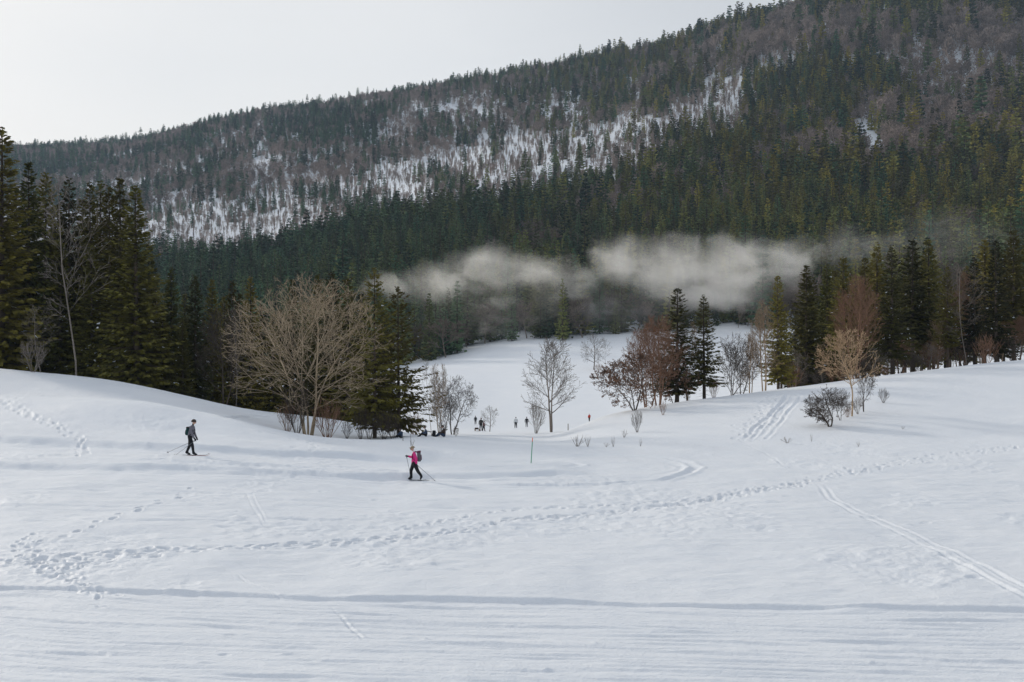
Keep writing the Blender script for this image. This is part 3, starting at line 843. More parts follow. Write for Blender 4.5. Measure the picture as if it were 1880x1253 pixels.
def put_tree(name, lib, key, px, Y, py_top, label, cat='tree', wide=1.0, group=None, rz=None, x_top=None, sink=0.0):
    x, y, z = ground_at(px, Y)
    h = (CY - py_top) / F * Y - z
    e = empty(name, (x, y, z - sink), rv.uniform(0, 6.28) if rz is None else rz)
    e.scale = (h * wide, h * wide, h)
    if x_top is not None:     # lean, so that the top stands over another column
        e.rotation_euler[1] = math.atan2((x_top - px) / F * Y, h)
        if rz is None: e.rotation_euler[2] = 0
    tag(e, label, cat, group)
    t, c = lib[key]
    mobj('trunk', t, e)
    if len(c.polygons): mobj('crown', c, e)
    return e

def put_at(name, lib, key, px, py, py_top, label, cat='tree', wide=1.0, group=None, rz=None):
    x, Y = hit(px, py)
    return put_tree(name, lib, key, px, Y, py_top, label, cat, wide, group, rz)

ORD = ['first', 'second', 'third', 'fourth', 'fifth', 'sixth', 'seventh', 'eighth', 'ninth', 'tenth', 'eleventh', 'twelfth', 'thirteenth', 'fourteenth', 'fifteenth', 'sixteenth', 'seventeenth', 'eighteenth', 'nineteenth', 'twentieth', 'twenty-first', 'twenty-second', 'twenty-third', 'twenty-fourth']

# ---- dark stand on the left
LEFT = [(2, 96, 238, 1.25, 'full0'), (52, 100, 298, 1.0, 'full1'), (82, 104, 318, 0.8, 'ragged'), (128, 106, 330, 1.0, 'full2'), (167, 104, 337, 0.9, 'full3'), (184, 108, 336, 0.9, 'full2'),
        (203, 103, 343, 0.9, 'full0'), (224, 100, 328, 1.0, 'full1'), (251, 97, 343, 1.25, 'full3'), (315, 101, 493, 1.05, 'full2'), (360, 101, 507, 1.1, 'full0'), (389, 104, 514, 1.0, 'full1'), (427, 106, 517, 1.0, 'full3'), (460, 106, 511, 1.0, 'full2')]
for i, (px, Y, top, wd, key) in enumerate(LEFT):
    lab = ORD[i] + ' dark spruce from the left edge, counted by treetops along the dense stand'
    if key == 'ragged':
        lab = 'tall spruce with long bare grey trunk and crown only at its top, left stand'
    if i == 0:
        lab = 'broadest and tallest dark spruce, cut off by the left edge of the photo'
    if i == 8:
        lab = 'wide spruce ending the tall left stand, its branches spreading over lower trees'
    put_tree('spruce_tree', SPR, key, px, Y, top, lab, wide=wd, group='spruces of the left stand')
BACK = [(-45, 98, 300), (28, 108, 345), (105, 112, 375), (150, 113, 365), (235, 112, 400), (275, 110, 450), (60, 112, 360), (-10, 110, 330), (285, 116, 520), (338, 113, 540), (410, 114, 545), (20, 102, 420), (110, 101, 440), (170, 100, 450), (215, 99, 470), (300, 99, 560), (335, 98, 585), (440, 112, 540), (480, 110, 560), (500, 108, 575)]
BACK.sort()
for i, (px, Y, top) in enumerate(BACK):
    put_tree('spruce_tree', SPR, 'full%d' % (i % 4), px, Y, top, ORD[i] + ' of the half hidden spruces filling the left stand, counted from the left edge', wide=1.15, group='hidden spruces filling the left stand')
# spruces behind and beside the golden bare tree
MID = [(538, 112, 514, 'full1', 'spruce top rising straight behind the golden bare tree', 1.0), (582, 110, 505, 'full0', 'spruce top just right of the golden tree\'s highest twigs', 1.0), (609, 106, 502, 'full2', 'blunt olive spruce between golden bare tree and the two open spruces', 1.3), (638, 104, 511, 'full3', 'broad spruce directly beside the taller open spruce', 1.35), (660, 108, 540, 'full1', 'spruce wedged behind the taller open spruce', 1.2), (707, 106, 570, 'full2', 'dark spruce filling the gap between the two open spruces', 1.2), (620, 112, 560, 'full0', 'low dark spruce deep behind the golden bare tree', 1.3), (560, 114, 560, 'full3', 'dim spruce deep behind the golden tree\'s trunk', 1.3), (515, 112, 570, 'full2', 'dim spruce behind the golden tree\'s left branches', 1.3)]
for px, Y, top, key, lab, wd in MID:
    put_tree('spruce_tree', SPR, key, px, Y, top, lab, wide=wd, group='spruces behind the golden tree')
put_tree('spruce_tree', SPR, 'open0', 688, 82, 493, 'tall open spruce with bare lower trunk standing in front of the snow hollow', wide=0.95, rz=0.4)
put_tree('spruce_tree', SPR, 'open1', 732, 84, 527, 'open spruce with long drooping layered branches nearest to the meadow', wide=1.0, rz=1.9)

# ---- bare trees of the left half
put_tree('bare_tree', BARE, 'hero', 566, 78.5, 506, 'huge golden bare tree with a wide dome of twigs and many stems', wide=0.98, rz=0.6)
put_tree('bare_tree', BARE, 'slender', 140, 92, 318, 'tall thin bare tree with pale trunk and reddish twigs before left spruces', wide=1.0)
put_tree('bare_tree', BARE, 'slender', 433, 90, 560, 'bare tree with pale stem tucked behind golden tree\'s left branches', wide=0.75)
put_tree('bare_tree', BARE, 'round', 412, 97, 560, 'dim dark bare tree left of the golden tree', wide=0.7)
put_tree('bare_tree', BARE, 'slender', 75, 86, 560, 'small crooked pale bare tree at the foot of the left spruces', wide=1.6)
put_tree('bare_shrub', BARE, 'shrub', 60, 85, 620, 'low grey shrub beside the crooked pale tree', 'shrub')
put_tree('bare_shrub', BARE, 'twiggy', 528, 77.5, 735, 'reddish shrub on the left of the golden tree\'s foot', 'shrub', 1.0)
put_tree('bare_shrub', BARE, 'twiggy', 600, 78, 728, 'reddish shrub on the right of the golden tree\'s foot', 'shrub', 1.2)
put_tree('bare_shrub', BARE, 'shrub_dark', 545, 77, 700, 'upright dark shrub stems hugging the golden tree\'s trunk', 'shrub', 0.7)
for px, top, wd, lab in ((637, 772, .8, 'tiny dark shrub alone in the snow hollow'), (662, 745, .6, 'thin upright shrub in the hollow left of the tall open spruce'), (678, 752, .7, 'thin shrub touching the tall open spruce\'s trunk'), (705, 752, 1.0, 'tangled brown shrub between the trunks of the two open spruces'), (720, 762, 1.0, 'low brown shrub before the meadow side open spruce')):
    put_tree('bare_shrub', BARE, 'shrub_dark', px, 80, top, lab, 'shrub', wd)
put_tree('bare_tree', BARE, 'slender', 792, 77, 660, 'slim leaning bare tree right beside the open spruces', wide=0.8)
put_tree('bare_tree', BARE, 'tan', 806, 77.5, 668, 'slim brown bare tree by the seated people', wide=0.75)
put_tree('bare_tree', BARE, 'round', 831, 116, 690, 'dark round bare tree with stout trunk at the meadow foot', wide=0.95)
put_tree('bare_tree', BARE, 'round', 812, 117, 716, 'smaller dark bare tree merging with the stout round one', wide=0.8)
put_tree('bare_shrub', BARE, 'twiggy', 760, 96, 755, 'brown brush behind the drooping open spruce', 'shrub', 1.2)
put_tree('bare_shrub', BARE, 'shrub', 812, 78, 770, 'pale thin shrub between seated people and slim trees', 'shrub', 0.8)
put_tree('bare_shrub', BARE, 'shrub', 837, 79, 785, 'wispy grass-like shrub right of the seated people', 'shrub', 1.0)
put_tree('bare_tree', BARE, 'round_grey', 899, 130, 744, 'small round bare tree beside the people with the sledge', wide=1.0)
put_tree('bare_tree', BARE, 'shrub', 984, 112, 733, 'many stemmed pale shrub left of the lone oval tree', wide=0.75)
put_tree('bare_tree', BARE, 'oval', 1013, 116, 620, 'lone bare tree with oval crown and forked trunk on the meadow', wide=1.0, rz=1.57)
put_tree('bare_tree', BARE, 'round_grey', 1090, 243, 612, 'dark small bare tree standing alone high on the meadow', wide=1.0)
put_tree('bare_tree', BARE, 'slender', 1113, 245, 622, 'spindly bare tree right of the small meadow tree', wide=1.2)
put_tree('bare_tree', BARE, 'slender', 1101, 244, 640, 'short spindly sapling touching the small meadow tree', wide=1.6)
put_tree('bare_shrub', BARE, 'twiggy', 1100, 242, 668, 'low brush strip under the small meadow tree', 'shrub', 2.2)

# ---- clump on the crest right of the meadow
put_tree('bare_tree', BARE, 'spread_leaf', 1165, 92, 648, 'low spreading tree with brown clinging leaves on the snow crest', wide=1.15, rz=0.2)
put_tree('bare_tree', BARE, 'tall_red', 1210, 96, 578, 'tall reddish brown bare tree in front of the twin spruces', wide=1.0)
put_tree('bare_tree', BARE, 'tall_red', 1190, 104, 600, 'reddish bare tree left behind the taller reddish one', wide=0.95)
put_tree('bare_tree', BARE, 'spread_leaf', 1238, 99, 640, 'dark bare tree with drooping boughs under the twin spruces', wide=0.7)
put_tree('bare_tree', BARE, 'tan', 1262, 100, 590, 'bare brown tree between the trunks of the twin spruces', wide=0.9)
put_tree('spruce_tree', SPR, 'stand0', 1243, 99, 529, 'left one of the twin spruces on the snow crest', wide=1.45)
put_tree('spruce_tree', SPR, 'stand2', 1293, 100, 543, 'right one of the twin spruces, drooping branches above the crest', wide=1.25)
put_tree('bare_shrub', BARE, 'twiggy', 1310, 100, 690, 'brown brush under the right twin spruce', 'shrub', 0.8)
put_tree('bare_tree', BARE, 'round', 1362, 104, 622, 'dark bare tree in the gap between twin spruces and right stand', wide=0.8)
put_tree('bare_tree', BARE, 'round', 1345, 150, 612, 'reddish dark bare tree farther back in the gap', wide=0.7)
put_tree('bare_tree', BARE, 'tan', 1378, 107, 610, 'slim brown bare tree at the gap\'s right side', wide=1.0)
put_tree('bare_tree', BARE, 'tan', 1403, 101, 552, 'dense tan bare tree leaning on the first spruce of right stand', wide=1.0)

# ---- stand on the right crest
RIGHT = [(1429, 506, 1.0), (1480, 488, 1.25), (1519, 487, 1.1), (1548, 474, 1.1), (1587, 473, 1.0), (1610, 453, 1.1), (1638, 453, 1.1), (1675, 441, 1.25), (1706, 439, 1.1), (1740, 490, 1.0), (1789, 471, 1.0), (1808, 441, 1.1), (1829, 441, 1.1), (1861, 423, 1.1), (1884, 436, 1.1)]
for i, (px, top, wd) in enumerate(RIGHT):
    Y = 105 + (i % 3) * 5 + (i % 2) * 2.5
    put_tree('spruce_tree', SPR, 'stand%d' % (i % 4) if i not in (1, 2) else 'full%d' % i, px, Y, top, ORD[i] + ' tall spruce of the right stand, counted from the twin spruces', wide=wd, group='spruces of the right stand')
for i in range(24):
    px = 1440 + i * 19.5 + rv.uniform(-8, 8)
    rear_y = 122 + rv.uniform(0, 32)
    front_top = np.interp(px, [p for p, _, _ in RIGHT], [t for _, t, _ in RIGHT])
    put_tree('spruce_tree', SPR, 'stand%d' % ((i * 3 + 1) % 4), px, rear_y, front_top + rv.uniform(10, 60), ORD[i] + ' half hidden spruce in the rear rows of right stand, counted from twin spruces', wide=1.05, group='rear spruces of the right stand')
put_tree('bare_tree', BARE, 'tall_red', 1571, 102, 505, 'reddish bare tree before the dark spruces of right stand', wide=0.75)
put_tree('bare_tree', BARE, 'slender', 1776, 106, 482, 'pinkish slim bare tree in a gap of the right stand', wide=1.2)
put_tree('bare_tree', BARE, 'tall_red', 1768, 112, 500, 'dim reddish bare tree behind the pinkish slim one', wide=0.7)
UND = [(1460, 640), (1500, 625), (1655, 600), (1690, 590), (1722, 585), (1760, 600), (1800, 590), (1840, 585), (1870, 580), (1630, 620)]
for i, (px, top) in enumerate(UND):
    put_tree('bare_tree', BARE, ('round_grey', 'tan', 'tall_red')[i % 3], px, 108 + (i % 4) * 6, top, ORD[i] + ' small bare undergrowth tree along the foot of right stand', wide=1.3 if i % 3 else 0.9, group='undergrowth of the right stand')

for i in range(20):
    px = 1445 + i * 23 + rv.uniform(-9, 9)
    Yb = 102 + rv.uniform(0, 9)
    crest = np.interp(px, [1400, 1500, 1600, 1700, 1880], [722, 708, 695, 687, 660])
    put_tree('bare_shrub', BARE, ('twiggy', 'round', 'shrub_dark', 'round_grey')[i % 4], px, Yb, crest - rv.uniform(22, 62), ORD[i] + ' low bush along the crest under right stand, counted from twin spruces', 'shrub', rv.uniform(1.0, 1.9), 'brush along the right crest')

# ---- trees and shrubs on the right slope
put_at('bare_tree', BARE, 'orange', 1564, 768, 604, 'orange lit bare tree with round knobby crown on right slope', wide=0.83, rz=2.2)
put_at('bare_tree', BARE, 'round', 1586, 760, 650, 'thin second tree behind the orange lit one', wide=0.55)
put_at('bare_tree', BARE, 'crooked', 1523, 787, 707, 'short dark crooked tree with drooping twigs on right slope', wide=1.0, rz=0.3)
put_at('bare_shrub', BARE, 'round', 1543, 776, 712, 'dense brown bush between crooked tree and orange tree', 'shrub', 0.8)
put_at('bare_shrub', BARE, 'twiggy', 1556, 770, 745, 'rusty brown bush at the orange tree\'s foot', 'shrub', 1.2)
put_at('bare_shrub', BARE, 'shrub', 1575, 764, 725, 'grey shrub stems right of the orange tree\'s foot', 'shrub', 0.9)
put_at('bare_shrub', BARE, 'shrub_dark', 1622, 743, 712, 'small dark shrub alone right of the orange tree', 'shrub', 0.9)
put_at('bare_shrub', BARE, 'shrub_dark', 1170, 797, 753, 'dark bush on the slope below the spreading tree', 'shrub', 0.7)
put_at('bare_shrub', BARE, 'twiggy', 1217, 765, 735, 'short bush below the reddish trees at the crest', 'shrub', 0.8)
for px, py, top, wd, lab in ((1060, 822, 798, 1.3, 'splayed dry stalks beside the upper trail'), (1079, 822, 798, .6, 'upright dark stalks beside the splayed stalks'), (1126, 822, 800, .5, 'single thin stalk cluster right of the splayed stalks'), (1113, 822, 812, 1.4, 'flattened stalks close to the thin stalk cluster'), (1146, 806, 788, .9, 'short stalks halfway up the right bank'), (1176, 822, 803, .4, 'lone thin twig below the dark bush'), (1445, 818, 802, 2.0, 'pale grassy stalks under the ski-scored slope'), (1490, 815, 795, .3, 'lone twig below the crooked tree'), (1576, 824, 810, .7, 'leaning grass stalks on the flat below orange tree'), (1658, 792, 782, 1.2, 'small grey tuft on the open right slope'), (757, 820, 806, .8, 'small stalks on the rim above the pink skier'), (740, 812, 800, .6, 'tiny weed on the rim left of the thin marker')):
    put_at('dry_stalks', BARE, 'tuft', px, py, top, lab, 'dry plant', wd)
print('near trees', time.time() - T0)
# ------------------------------------------------------------------ the forest on the mountain
def one_mesh(name, tr, cr, mats):
    """trunk and crown joined for trees too small to show parts"""
    V, Q = merge([(tr[0], tr[1]), (cr[0], cr[1])])
    mi = np.concatenate([np.full(len(tr[1]), 0), cr[2]])
    return np_mesh(name, V, Q, mats, mi)
FARC, MIDC, FARB, MIDB = [], [], [], []
for i in range(4):
    (V, Q, mi), (Vt, Qt) = make_spruce(60 + i, whorls=20, per=7, twigs=9, R=(0.145, 0.12, 0.165, 0.135)[i], c0=0.08, droop=0.35, shape=(0.8, 0.7, 0.9, 0.75)[i], snow=0.0007, twl=0.062, tw=0.36)
    mi = np.where(mi == 0, 1, np.where(mi == 1, 2, 0))
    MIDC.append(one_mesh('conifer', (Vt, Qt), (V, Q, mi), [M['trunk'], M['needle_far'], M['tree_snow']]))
    (V, Q, mi), (Vt, Qt) = make_spruce(70 + i, whorls=13, per=6, twigs=6, R=(0.16, 0.135, 0.18, 0.145)[i], c0=0.06, droop=0.3, shape=(0.8, 0.7, 0.9, 0.75)[i], snow=0.0, twl=0.10, tw=0.42)
    mi = np.where(mi == 0, 1, np.where(mi == 1, 2, 0))
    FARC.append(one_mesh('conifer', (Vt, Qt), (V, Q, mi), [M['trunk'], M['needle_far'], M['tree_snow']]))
    e = ((0.58, 0.30, 0.42), (0.6, 0.25, 0.4), (0.57, 0.35, 0.43), (0.6, 0.2, 0.4))[i]
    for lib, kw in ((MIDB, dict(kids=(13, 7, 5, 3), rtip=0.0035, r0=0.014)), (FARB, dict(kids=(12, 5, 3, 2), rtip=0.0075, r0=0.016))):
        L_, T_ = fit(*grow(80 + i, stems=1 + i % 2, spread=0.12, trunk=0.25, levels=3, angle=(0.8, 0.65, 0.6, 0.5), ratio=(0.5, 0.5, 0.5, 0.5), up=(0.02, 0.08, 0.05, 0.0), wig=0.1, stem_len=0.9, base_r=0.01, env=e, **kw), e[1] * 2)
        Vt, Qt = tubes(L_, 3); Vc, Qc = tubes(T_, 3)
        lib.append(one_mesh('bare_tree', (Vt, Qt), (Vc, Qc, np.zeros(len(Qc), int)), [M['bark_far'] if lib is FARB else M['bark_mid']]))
print('far variants', [len(m.polygons) for m in MIDC + FARC + MIDB + FARB])

# candidates: rows that recede, spacing growing with distance
rf = np.random.RandomState(11)
cx_, cy_ = [], []
y = 296.0
while y < 2600:
    sp = 5.4 + (y - 300) * 0.0029
    w = 0.62 * y
    n = int(2 * w / sp)
    cx_.append(np.linspace(-w, w, n) + rf.uniform(-.5, .5, n) * sp * 1.1)
    cy_.append(y + rf.uniform(-.5, .5, n) * sp * 1.1)
    y += sp
fx = np.concatenate(cx_); fy = np.concatenate(cy_)
# young growth thickens the snowy band: a second set of candidates, kept only there
ex = fx + rf.uniform(-3, 3, len(fx)); ey = fy + rf.uniform(-3, 3, len(fy))
n_first = len(fx)
fx = np.concatenate([fx, ex]); fy = np.concatenate([fy, ey])
fz = base_z(fx, fy)
fpx = CX + F * fx / fy; fpy = CY - F * fz / fy

EDGE_PY = lambda p: np.interp(p, [-300, 600, 700, 790, 830, 870, 905, 960, 1000, 1060, 1130, 1200, 1300, 1450, 2300], [720, 700, 690, 668, 655, 640, 632, 622, 626, 624, 618, 610, 604, 602, 600])
BAND_LO = lambda p: np.interp(p, [-300, 0, 270, 300, 400, 500, 600, 700, 800, 1000, 1100, 1180, 1250, 1350, 1430, 1450], [524, 516, 498, 496, 486, 464, 436, 402, 392, 362, 338, 316, 288, 244, 175, 120])
BAND_UP = lambda p: np.interp(p, [-300, 0, 270, 400, 500, 600, 700, 800, 900, 1000, 1100, 1200, 1300, 1400, 1450], [440, 420, 384, 364, 356, 341, 306, 287, 263, 254, 231, 203, 158, 120, 118])
lo, upb = BAND_LO(fpx), BAND_UP(fpx)
n1 = fbm(fpx / 60.0, fpy / 26.0, 3, 101)
n2 = fbm(fx / 70.0, fy / 110.0, 3, 111)
n3 = fbm(fpx / 22.0, fpy / 30.0, 2, 121)
dens = np.ones(len(fx)); conif = np.zeros(len(fx))
lowf = fpy > lo + n1 * 10
band = (~lowf) & (fpy > upb + n1 * 30)
upper = ~(lowf | band)
conif[lowf] = 0.93
conif[lowf & (n2 < -0.30)] = 0.45
dens[band] = 0.85 + 0.55 * np.clip(n3[band], -.6, .6)
conif[band] = np.where(n1[band] > 0.2, 0.4, 0.06)
dens[upper] = 0.97
conif[upper] = np.clip(0.30 + 0.9 * n2[upper] + 0.25 * sstep(900, 1500, fpx[upper]), 0.05, 0.9)
# thinner openings where snow shows
op = upper & (n1 + 0.5 * n3 > 0.33)
dens[op] = 0.38
right = (fpx > 1380)
rr_ = right & (fpy < 330)
conif[rr_] = np.clip(0.50 + 1.9 * n2[rr_] + 0.2 * n3[rr_], 0.06, 0.97)
lowr = lowf & ~rr_
conif[lowr] = np.clip(0.97 + 1.4 * np.minimum(0, n2[lowr] + 0.12), 0.3, 0.97)
def clearing(px, py, rx, ry, d):
    m = ((fpx - px) / rx) ** 2 + ((fpy - py) / ry) ** 2 < 1 + 1.6 * n3 + 0.9 * n1
    dens[m] *= d
clearing(1582, 258, 26, 36, 0.06); clearing(1600, 275, 20, 26, 0.1); clearing(1525, 280, 18, 12, 0.3); clearing(1465, 302, 24, 12, 0.25); clearing(1020, 312, 28, 14, 0.25); clearing(745, 350, 40, 12, 0.3); clearing(1140, 250, 30, 30, 0.6)
clearing(750, 500, 9, 14, 0.0); clearing(1765, 65, 16, 12, 0.2); clearing(1690, 95, 20, 12, 0.4); clearing(1320, 165, 60, 30, 0.6)
second = np.arange(len(fx)) >= n_first
dens[second & ~band] = 0
dens[second] *= 0.35
conif[second] = 0.0
# meadow stays open
meadow = fpy > EDGE_PY(fpx) + n1 * 8
dens[meadow] = 0
edge = (~meadow) & (fpy > EDGE_PY(fpx) - 16)
conif[edge] = 0.58
keep = rf.rand(len(fx)) < dens
fx, fy, fz, fpx, fpy, conif, lowf, band, n2 = (a[keep] for a in (fx, fy, fz, fpx, fpy, conif, lowf, band, n2))
isc = rf.rand(len(fx)) < conif
hh = np.where(isc, 10 + 17 * rf.beta(2.2, 1.8, len(fx)), rf.uniform(9, 16, len(fx)))
hh = hh * np.where(lowf, 1.0 + 0.25 * sstep(1300, 1700, fpx), 1.0 + 0.55 * sstep(900, 1500, fpx))
hh = np.where(band & ~isc, hh * 0.72, hh)
hh = np.where(band & isc, hh * 0.75, hh)
hh = np.where(lowf & (fpy < BAND_LO(fpx) + 22), hh * 0.8, hh)
hh = np.where(rf.rand(len(fx)) < 0.07, hh * 1.3, hh)
hh = np.where((fy < 420), hh * rf.uniform(0.75, 1.1, len(fx)), hh)
wdt = rf.uniform(0.72, 1.35, len(fx)) * np.where(isc, 1.0, np.where(band, 0.5, 1.25))
top = fpy - hh * F / fy
sky_front = np.interp(fpx, [-300, 270, 300, 480, 500, 690, 720, 770, 800, 1390, 1420, 1480, 1560, 1640, 1700, 1880, 2300], [335, 340, 490, 510, 500, 500, 530, 590, 760, 760, 500, 480, 465, 445, 440, 425, 420])
inframe = (fpx > -60) & (fpx < 1940) & (top > -120)
seen = inframe & (top < sky_front - 4) & (fpx > 5) & (fpx < 1875) & (top > 2) & (fpy < 660)
print('forest', len(fx), isc.sum(), inframe.sum(), time.time() - T0)
px_h = hh * F / fy
order_c = [i for i in np.argsort(-px_h) if seen[i] and isc[i] and fy[i] < 1000][:215]
order_b = [i for i in np.argsort(-px_h) if seen[i] and not isc[i] and fy[i] < 1000][:120]
single = np.zeros(len(fx), bool); single[order_c] = True; single[order_b] = True
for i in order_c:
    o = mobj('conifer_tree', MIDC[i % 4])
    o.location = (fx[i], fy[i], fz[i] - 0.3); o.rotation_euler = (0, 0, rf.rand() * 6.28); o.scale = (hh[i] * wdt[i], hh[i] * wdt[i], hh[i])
    tag(o, 'dark conifer among its like in the lower forest beyond the snow meadow', 'tree', 'conifers of the forest above the meadow')
for i in order_b:
    o = mobj('leafless_tree', MIDB[i % 4])
    o.location = (fx[i], fy[i], fz[i] - 0.3); o.rotation_euler = (0, 0, rf.rand() * 6.28); o.scale = (hh[i] * wdt[i], hh[i] * wdt[i], hh[i])
    tag(o, 'leafless brown tree among its like at the forest beyond the snow meadow', 'tree', 'leafless trees of the forest above the meadow')

def scatter(name, idx, near_set, far_set, label, cat):
    me = bpy.data.meshes.new(name)
    me.vertices.add(len(idx))
    me.vertices.foreach_set('co', np.stack([fx[idx], fy[idx], fz[idx] - 0.3], 1).astype(np.float32).ravel())
    a = me.attributes.new('rot', 'FLOAT', 'POINT'); a.data.foreach_set('value', rf.rand(len(idx)).astype(np.float32) * 6.28)
    a = me.attributes.new('scl', 'FLOAT_VECTOR', 'POINT')
    a.data.foreach_set('vector', np.stack([hh[idx] * wdt[idx], hh[idx] * wdt[idx], hh[idx]], 1).astype(np.float32).ravel())
    pick = (np.arange(len(idx)) * 7919 % 4) + np.where(fy[idx] < 620, 0, 4)
    a = me.attributes.new('pick', 'INT', 'POINT'); a.data.foreach_set('value', pick.astype(np.int32))
    o = mobj(name, me)
    ng = bpy.data.node_groups.new(name, 'GeometryNodeTree')
    ng.interface.new_socket('Geometry', in_out='INPUT', socket_type='NodeSocketGeometry')
    ng.interface.new_socket('Geometry', in_out='OUTPUT', socket_type='NodeSocketGeometry')
    N, L = ng.nodes, ng.links
    gi = N.new('NodeGroupInput'); go = N.new('NodeGroupOutput')
    def attr(nm, ty):
        n = N.new('GeometryNodeInputNamedAttribute'); n.data_type = ty; n.inputs[0].default_value = nm
        return n.outputs[0]
    cur = []
    pk = attr('pick', 'INT'); rt = attr('rot', 'FLOAT'); sc_ = attr('scl', 'FLOAT_VECTOR')
    cb = N.new('ShaderNodeCombineXYZ'); L.new(rt, cb.inputs[2])
    jn = N.new('GeometryNodeJoinGeometry')
    for k, m in enumerate(near_set + far_set):
        proto = bpy.data.objects.new('tree_shape', m)
        ob = N.new('GeometryNodeObjectInfo'); ob.inputs['Object'].default_value = proto
        cmp_ = N.new('FunctionNodeCompare'); cmp_.data_type = 'INT'; cmp_.operation = 'EQUAL'
        L.new(pk, cmp_.inputs['A'] if cmp_.inputs['A'].type == 'INT' else cmp_.inputs[2])
        (cmp_.inputs[3]).default_value = k
        ip = N.new('GeometryNodeInstanceOnPoints')
        L.new(gi.outputs[0], ip.inputs['Points'])
        L.new(cmp_.outputs[0], ip.inputs['Selection'])
        L.new(ob.outputs['Geometry'], ip.inputs['Instance'])
        L.new(cb.outputs[0], ip.inputs['Rotation'])
        L.new(sc_, ip.inputs['Scale'])
        L.new(ip.outputs[0], jn.inputs[0])
    L.new(jn.outputs[0], go.inputs[0])
    md = o.modifiers.new('scatter', 'NODES'); md.node_group = ng
    return tag(o, label, cat, kind='stuff')
rest = inframe & ~single
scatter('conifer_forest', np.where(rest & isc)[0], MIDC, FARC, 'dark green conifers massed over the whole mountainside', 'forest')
scatter('leafless_forest', np.where(rest & ~isc)[0], MIDB, FARB, 'grey brown leafless trees massed over the whole mountainside', 'forest')
print('forest built', time.time() - T0)
# ------------------------------------------------------------------ people and their gear
M['skin'] = mat_plain('skin', (0.52, 0.32, 0.24), 0.55, 0.06)
M['hair'] = mat_plain('hair', (0.035, 0.025, 0.02), 0.6, 0.2, 60)
M['black_cloth'] = mat_plain('black_cloth', (0.012, 0.013, 0.016), 0.85, 0.25, 30)
M['navy_cloth'] = mat_plain('navy_cloth', (0.03, 0.05, 0.09), 0.85, 0.2, 30)
M['grey_cloth'] = mat_plain('grey_cloth', (0.15, 0.145, 0.17), 0.85, 0.12, 30)
M['pink_cloth'] = mat_plain('pink_cloth', (0.66, 0.035, 0.22), 0.75, 0.12, 25)
M['maroon_cloth'] = mat_plain('maroon_cloth', (0.10, 0.02, 0.03), 0.85, 0.2, 25)
M['red_cloth'] = mat_plain('red_cloth', (0.58, 0.07, 0.04), 0.8, 0.12, 25)
M['brown_cloth'] = mat_plain('brown_cloth', (0.05, 0.035, 0.028), 0.85, 0.2, 25)
M['white_cloth'] = mat_plain('white_cloth', (0.62, 0.64, 0.66), 0.8, 0.06, 25)
M['beige_knit'] = mat_plain('beige_knit', (0.30, 0.24, 0.16), 0.9, 0.15, 60)
M['teal_cloth'] = mat_plain('teal_cloth', (0.01, 0.05, 0.05), 0.8, 0.2, 30)
M['pack_grey'] = mat_plain('pack_grey', (0.11, 0.11, 0.12), 0.8, 0.25, 20)
M['pack_rim'] = mat_plain('pack_rim', (0.09, 0.012, 0.045), 0.8, 0.2, 20)
M['metal'] = mat_plain('metal', (0.16, 0.17, 0.19), 0.4, 0.1)
M['ski_red'] = mat_plain('ski_red', (0.30, 0.09, 0.08), 0.4, 0.1)
M['ski_dark'] = mat_plain('ski_dark', (0.06, 0.065, 0.075), 0.4, 0.1)
M['lens'] = mat_plain('lens', (0.02, 0.012, 0.012), 0.15, 0.1, spec=0.6)
M['green_paint'] = mat_plain('green_paint', (0.03, 0.30, 0.16), 0.5, 0.1)
M['orange_paint'] = mat_plain('orange_paint', (0.75, 0.14, 0.04), 0.5, 0.1)
M['wood'] = mat_plain('wood', (0.16, 0.10, 0.055), 0.7, 0.2, 12)

def bm_obj(name, bm, mat, parent=None, smooth=True):
    me = bpy.data.meshes.new(name)
    bm.to_mesh(me); bm.free()
    for m in (mat if isinstance(mat, (list, tuple)) else [mat]): me.materials.append(m)
    for p in me.polygons: p.use_smooth = smooth
    return mobj(name, me, parent)

def rbox(bm, c, s, bev=0.02, rot=None):
    r = bmesh.ops.create_cube(bm, size=1.0)
    vs = r['verts']
    bmesh.ops.scale(bm, vec=s, verts=vs)
    ed = list({e for v in vs for e in v.link_edges})
    b = bmesh.ops.bevel(bm, geom=ed, offset=bev, segments=2, affect='EDGES', profile=0.6)
    vv = list({v for f in b['faces'] for v in f.verts} | {v for v in vs if v.is_valid})
    if rot is not None: bmesh.ops.rotate(bm, cent=(0, 0, 0), matrix=rot, verts=vv)
    bmesh.ops.translate(bm, vec=c, verts=vv)

def tube_mesh(bm, pts, rads, k=8):
    rings = []
    pts = [Vector(p) for p in pts]
    for i, p in enumerate(pts):
        d = (pts[min(i + 1, len(pts) - 1)] - pts[max(i - 1, 0)]).normalized()
        ref = Vector((0, 0, 1)) if abs(d.z) < 0.9 else Vector((1, 0, 0))
        u = d.cross(ref).normalized(); v = d.cross(u)
        rings.append([bm.verts.new(p + (u * math.cos(a) + v * math.sin(a)) * rads[i]) for a in [2 * math.pi * j / k for j in range(k)]])
    for a, b in zip(rings[:-1], rings[1:]):
        for j in range(k): bm.faces.new((a[j], a[(j + 1) % k], b[(j + 1) % k], b[j]))
    bm.faces.new(rings[0][::-1]); bm.faces.new(rings[-1])

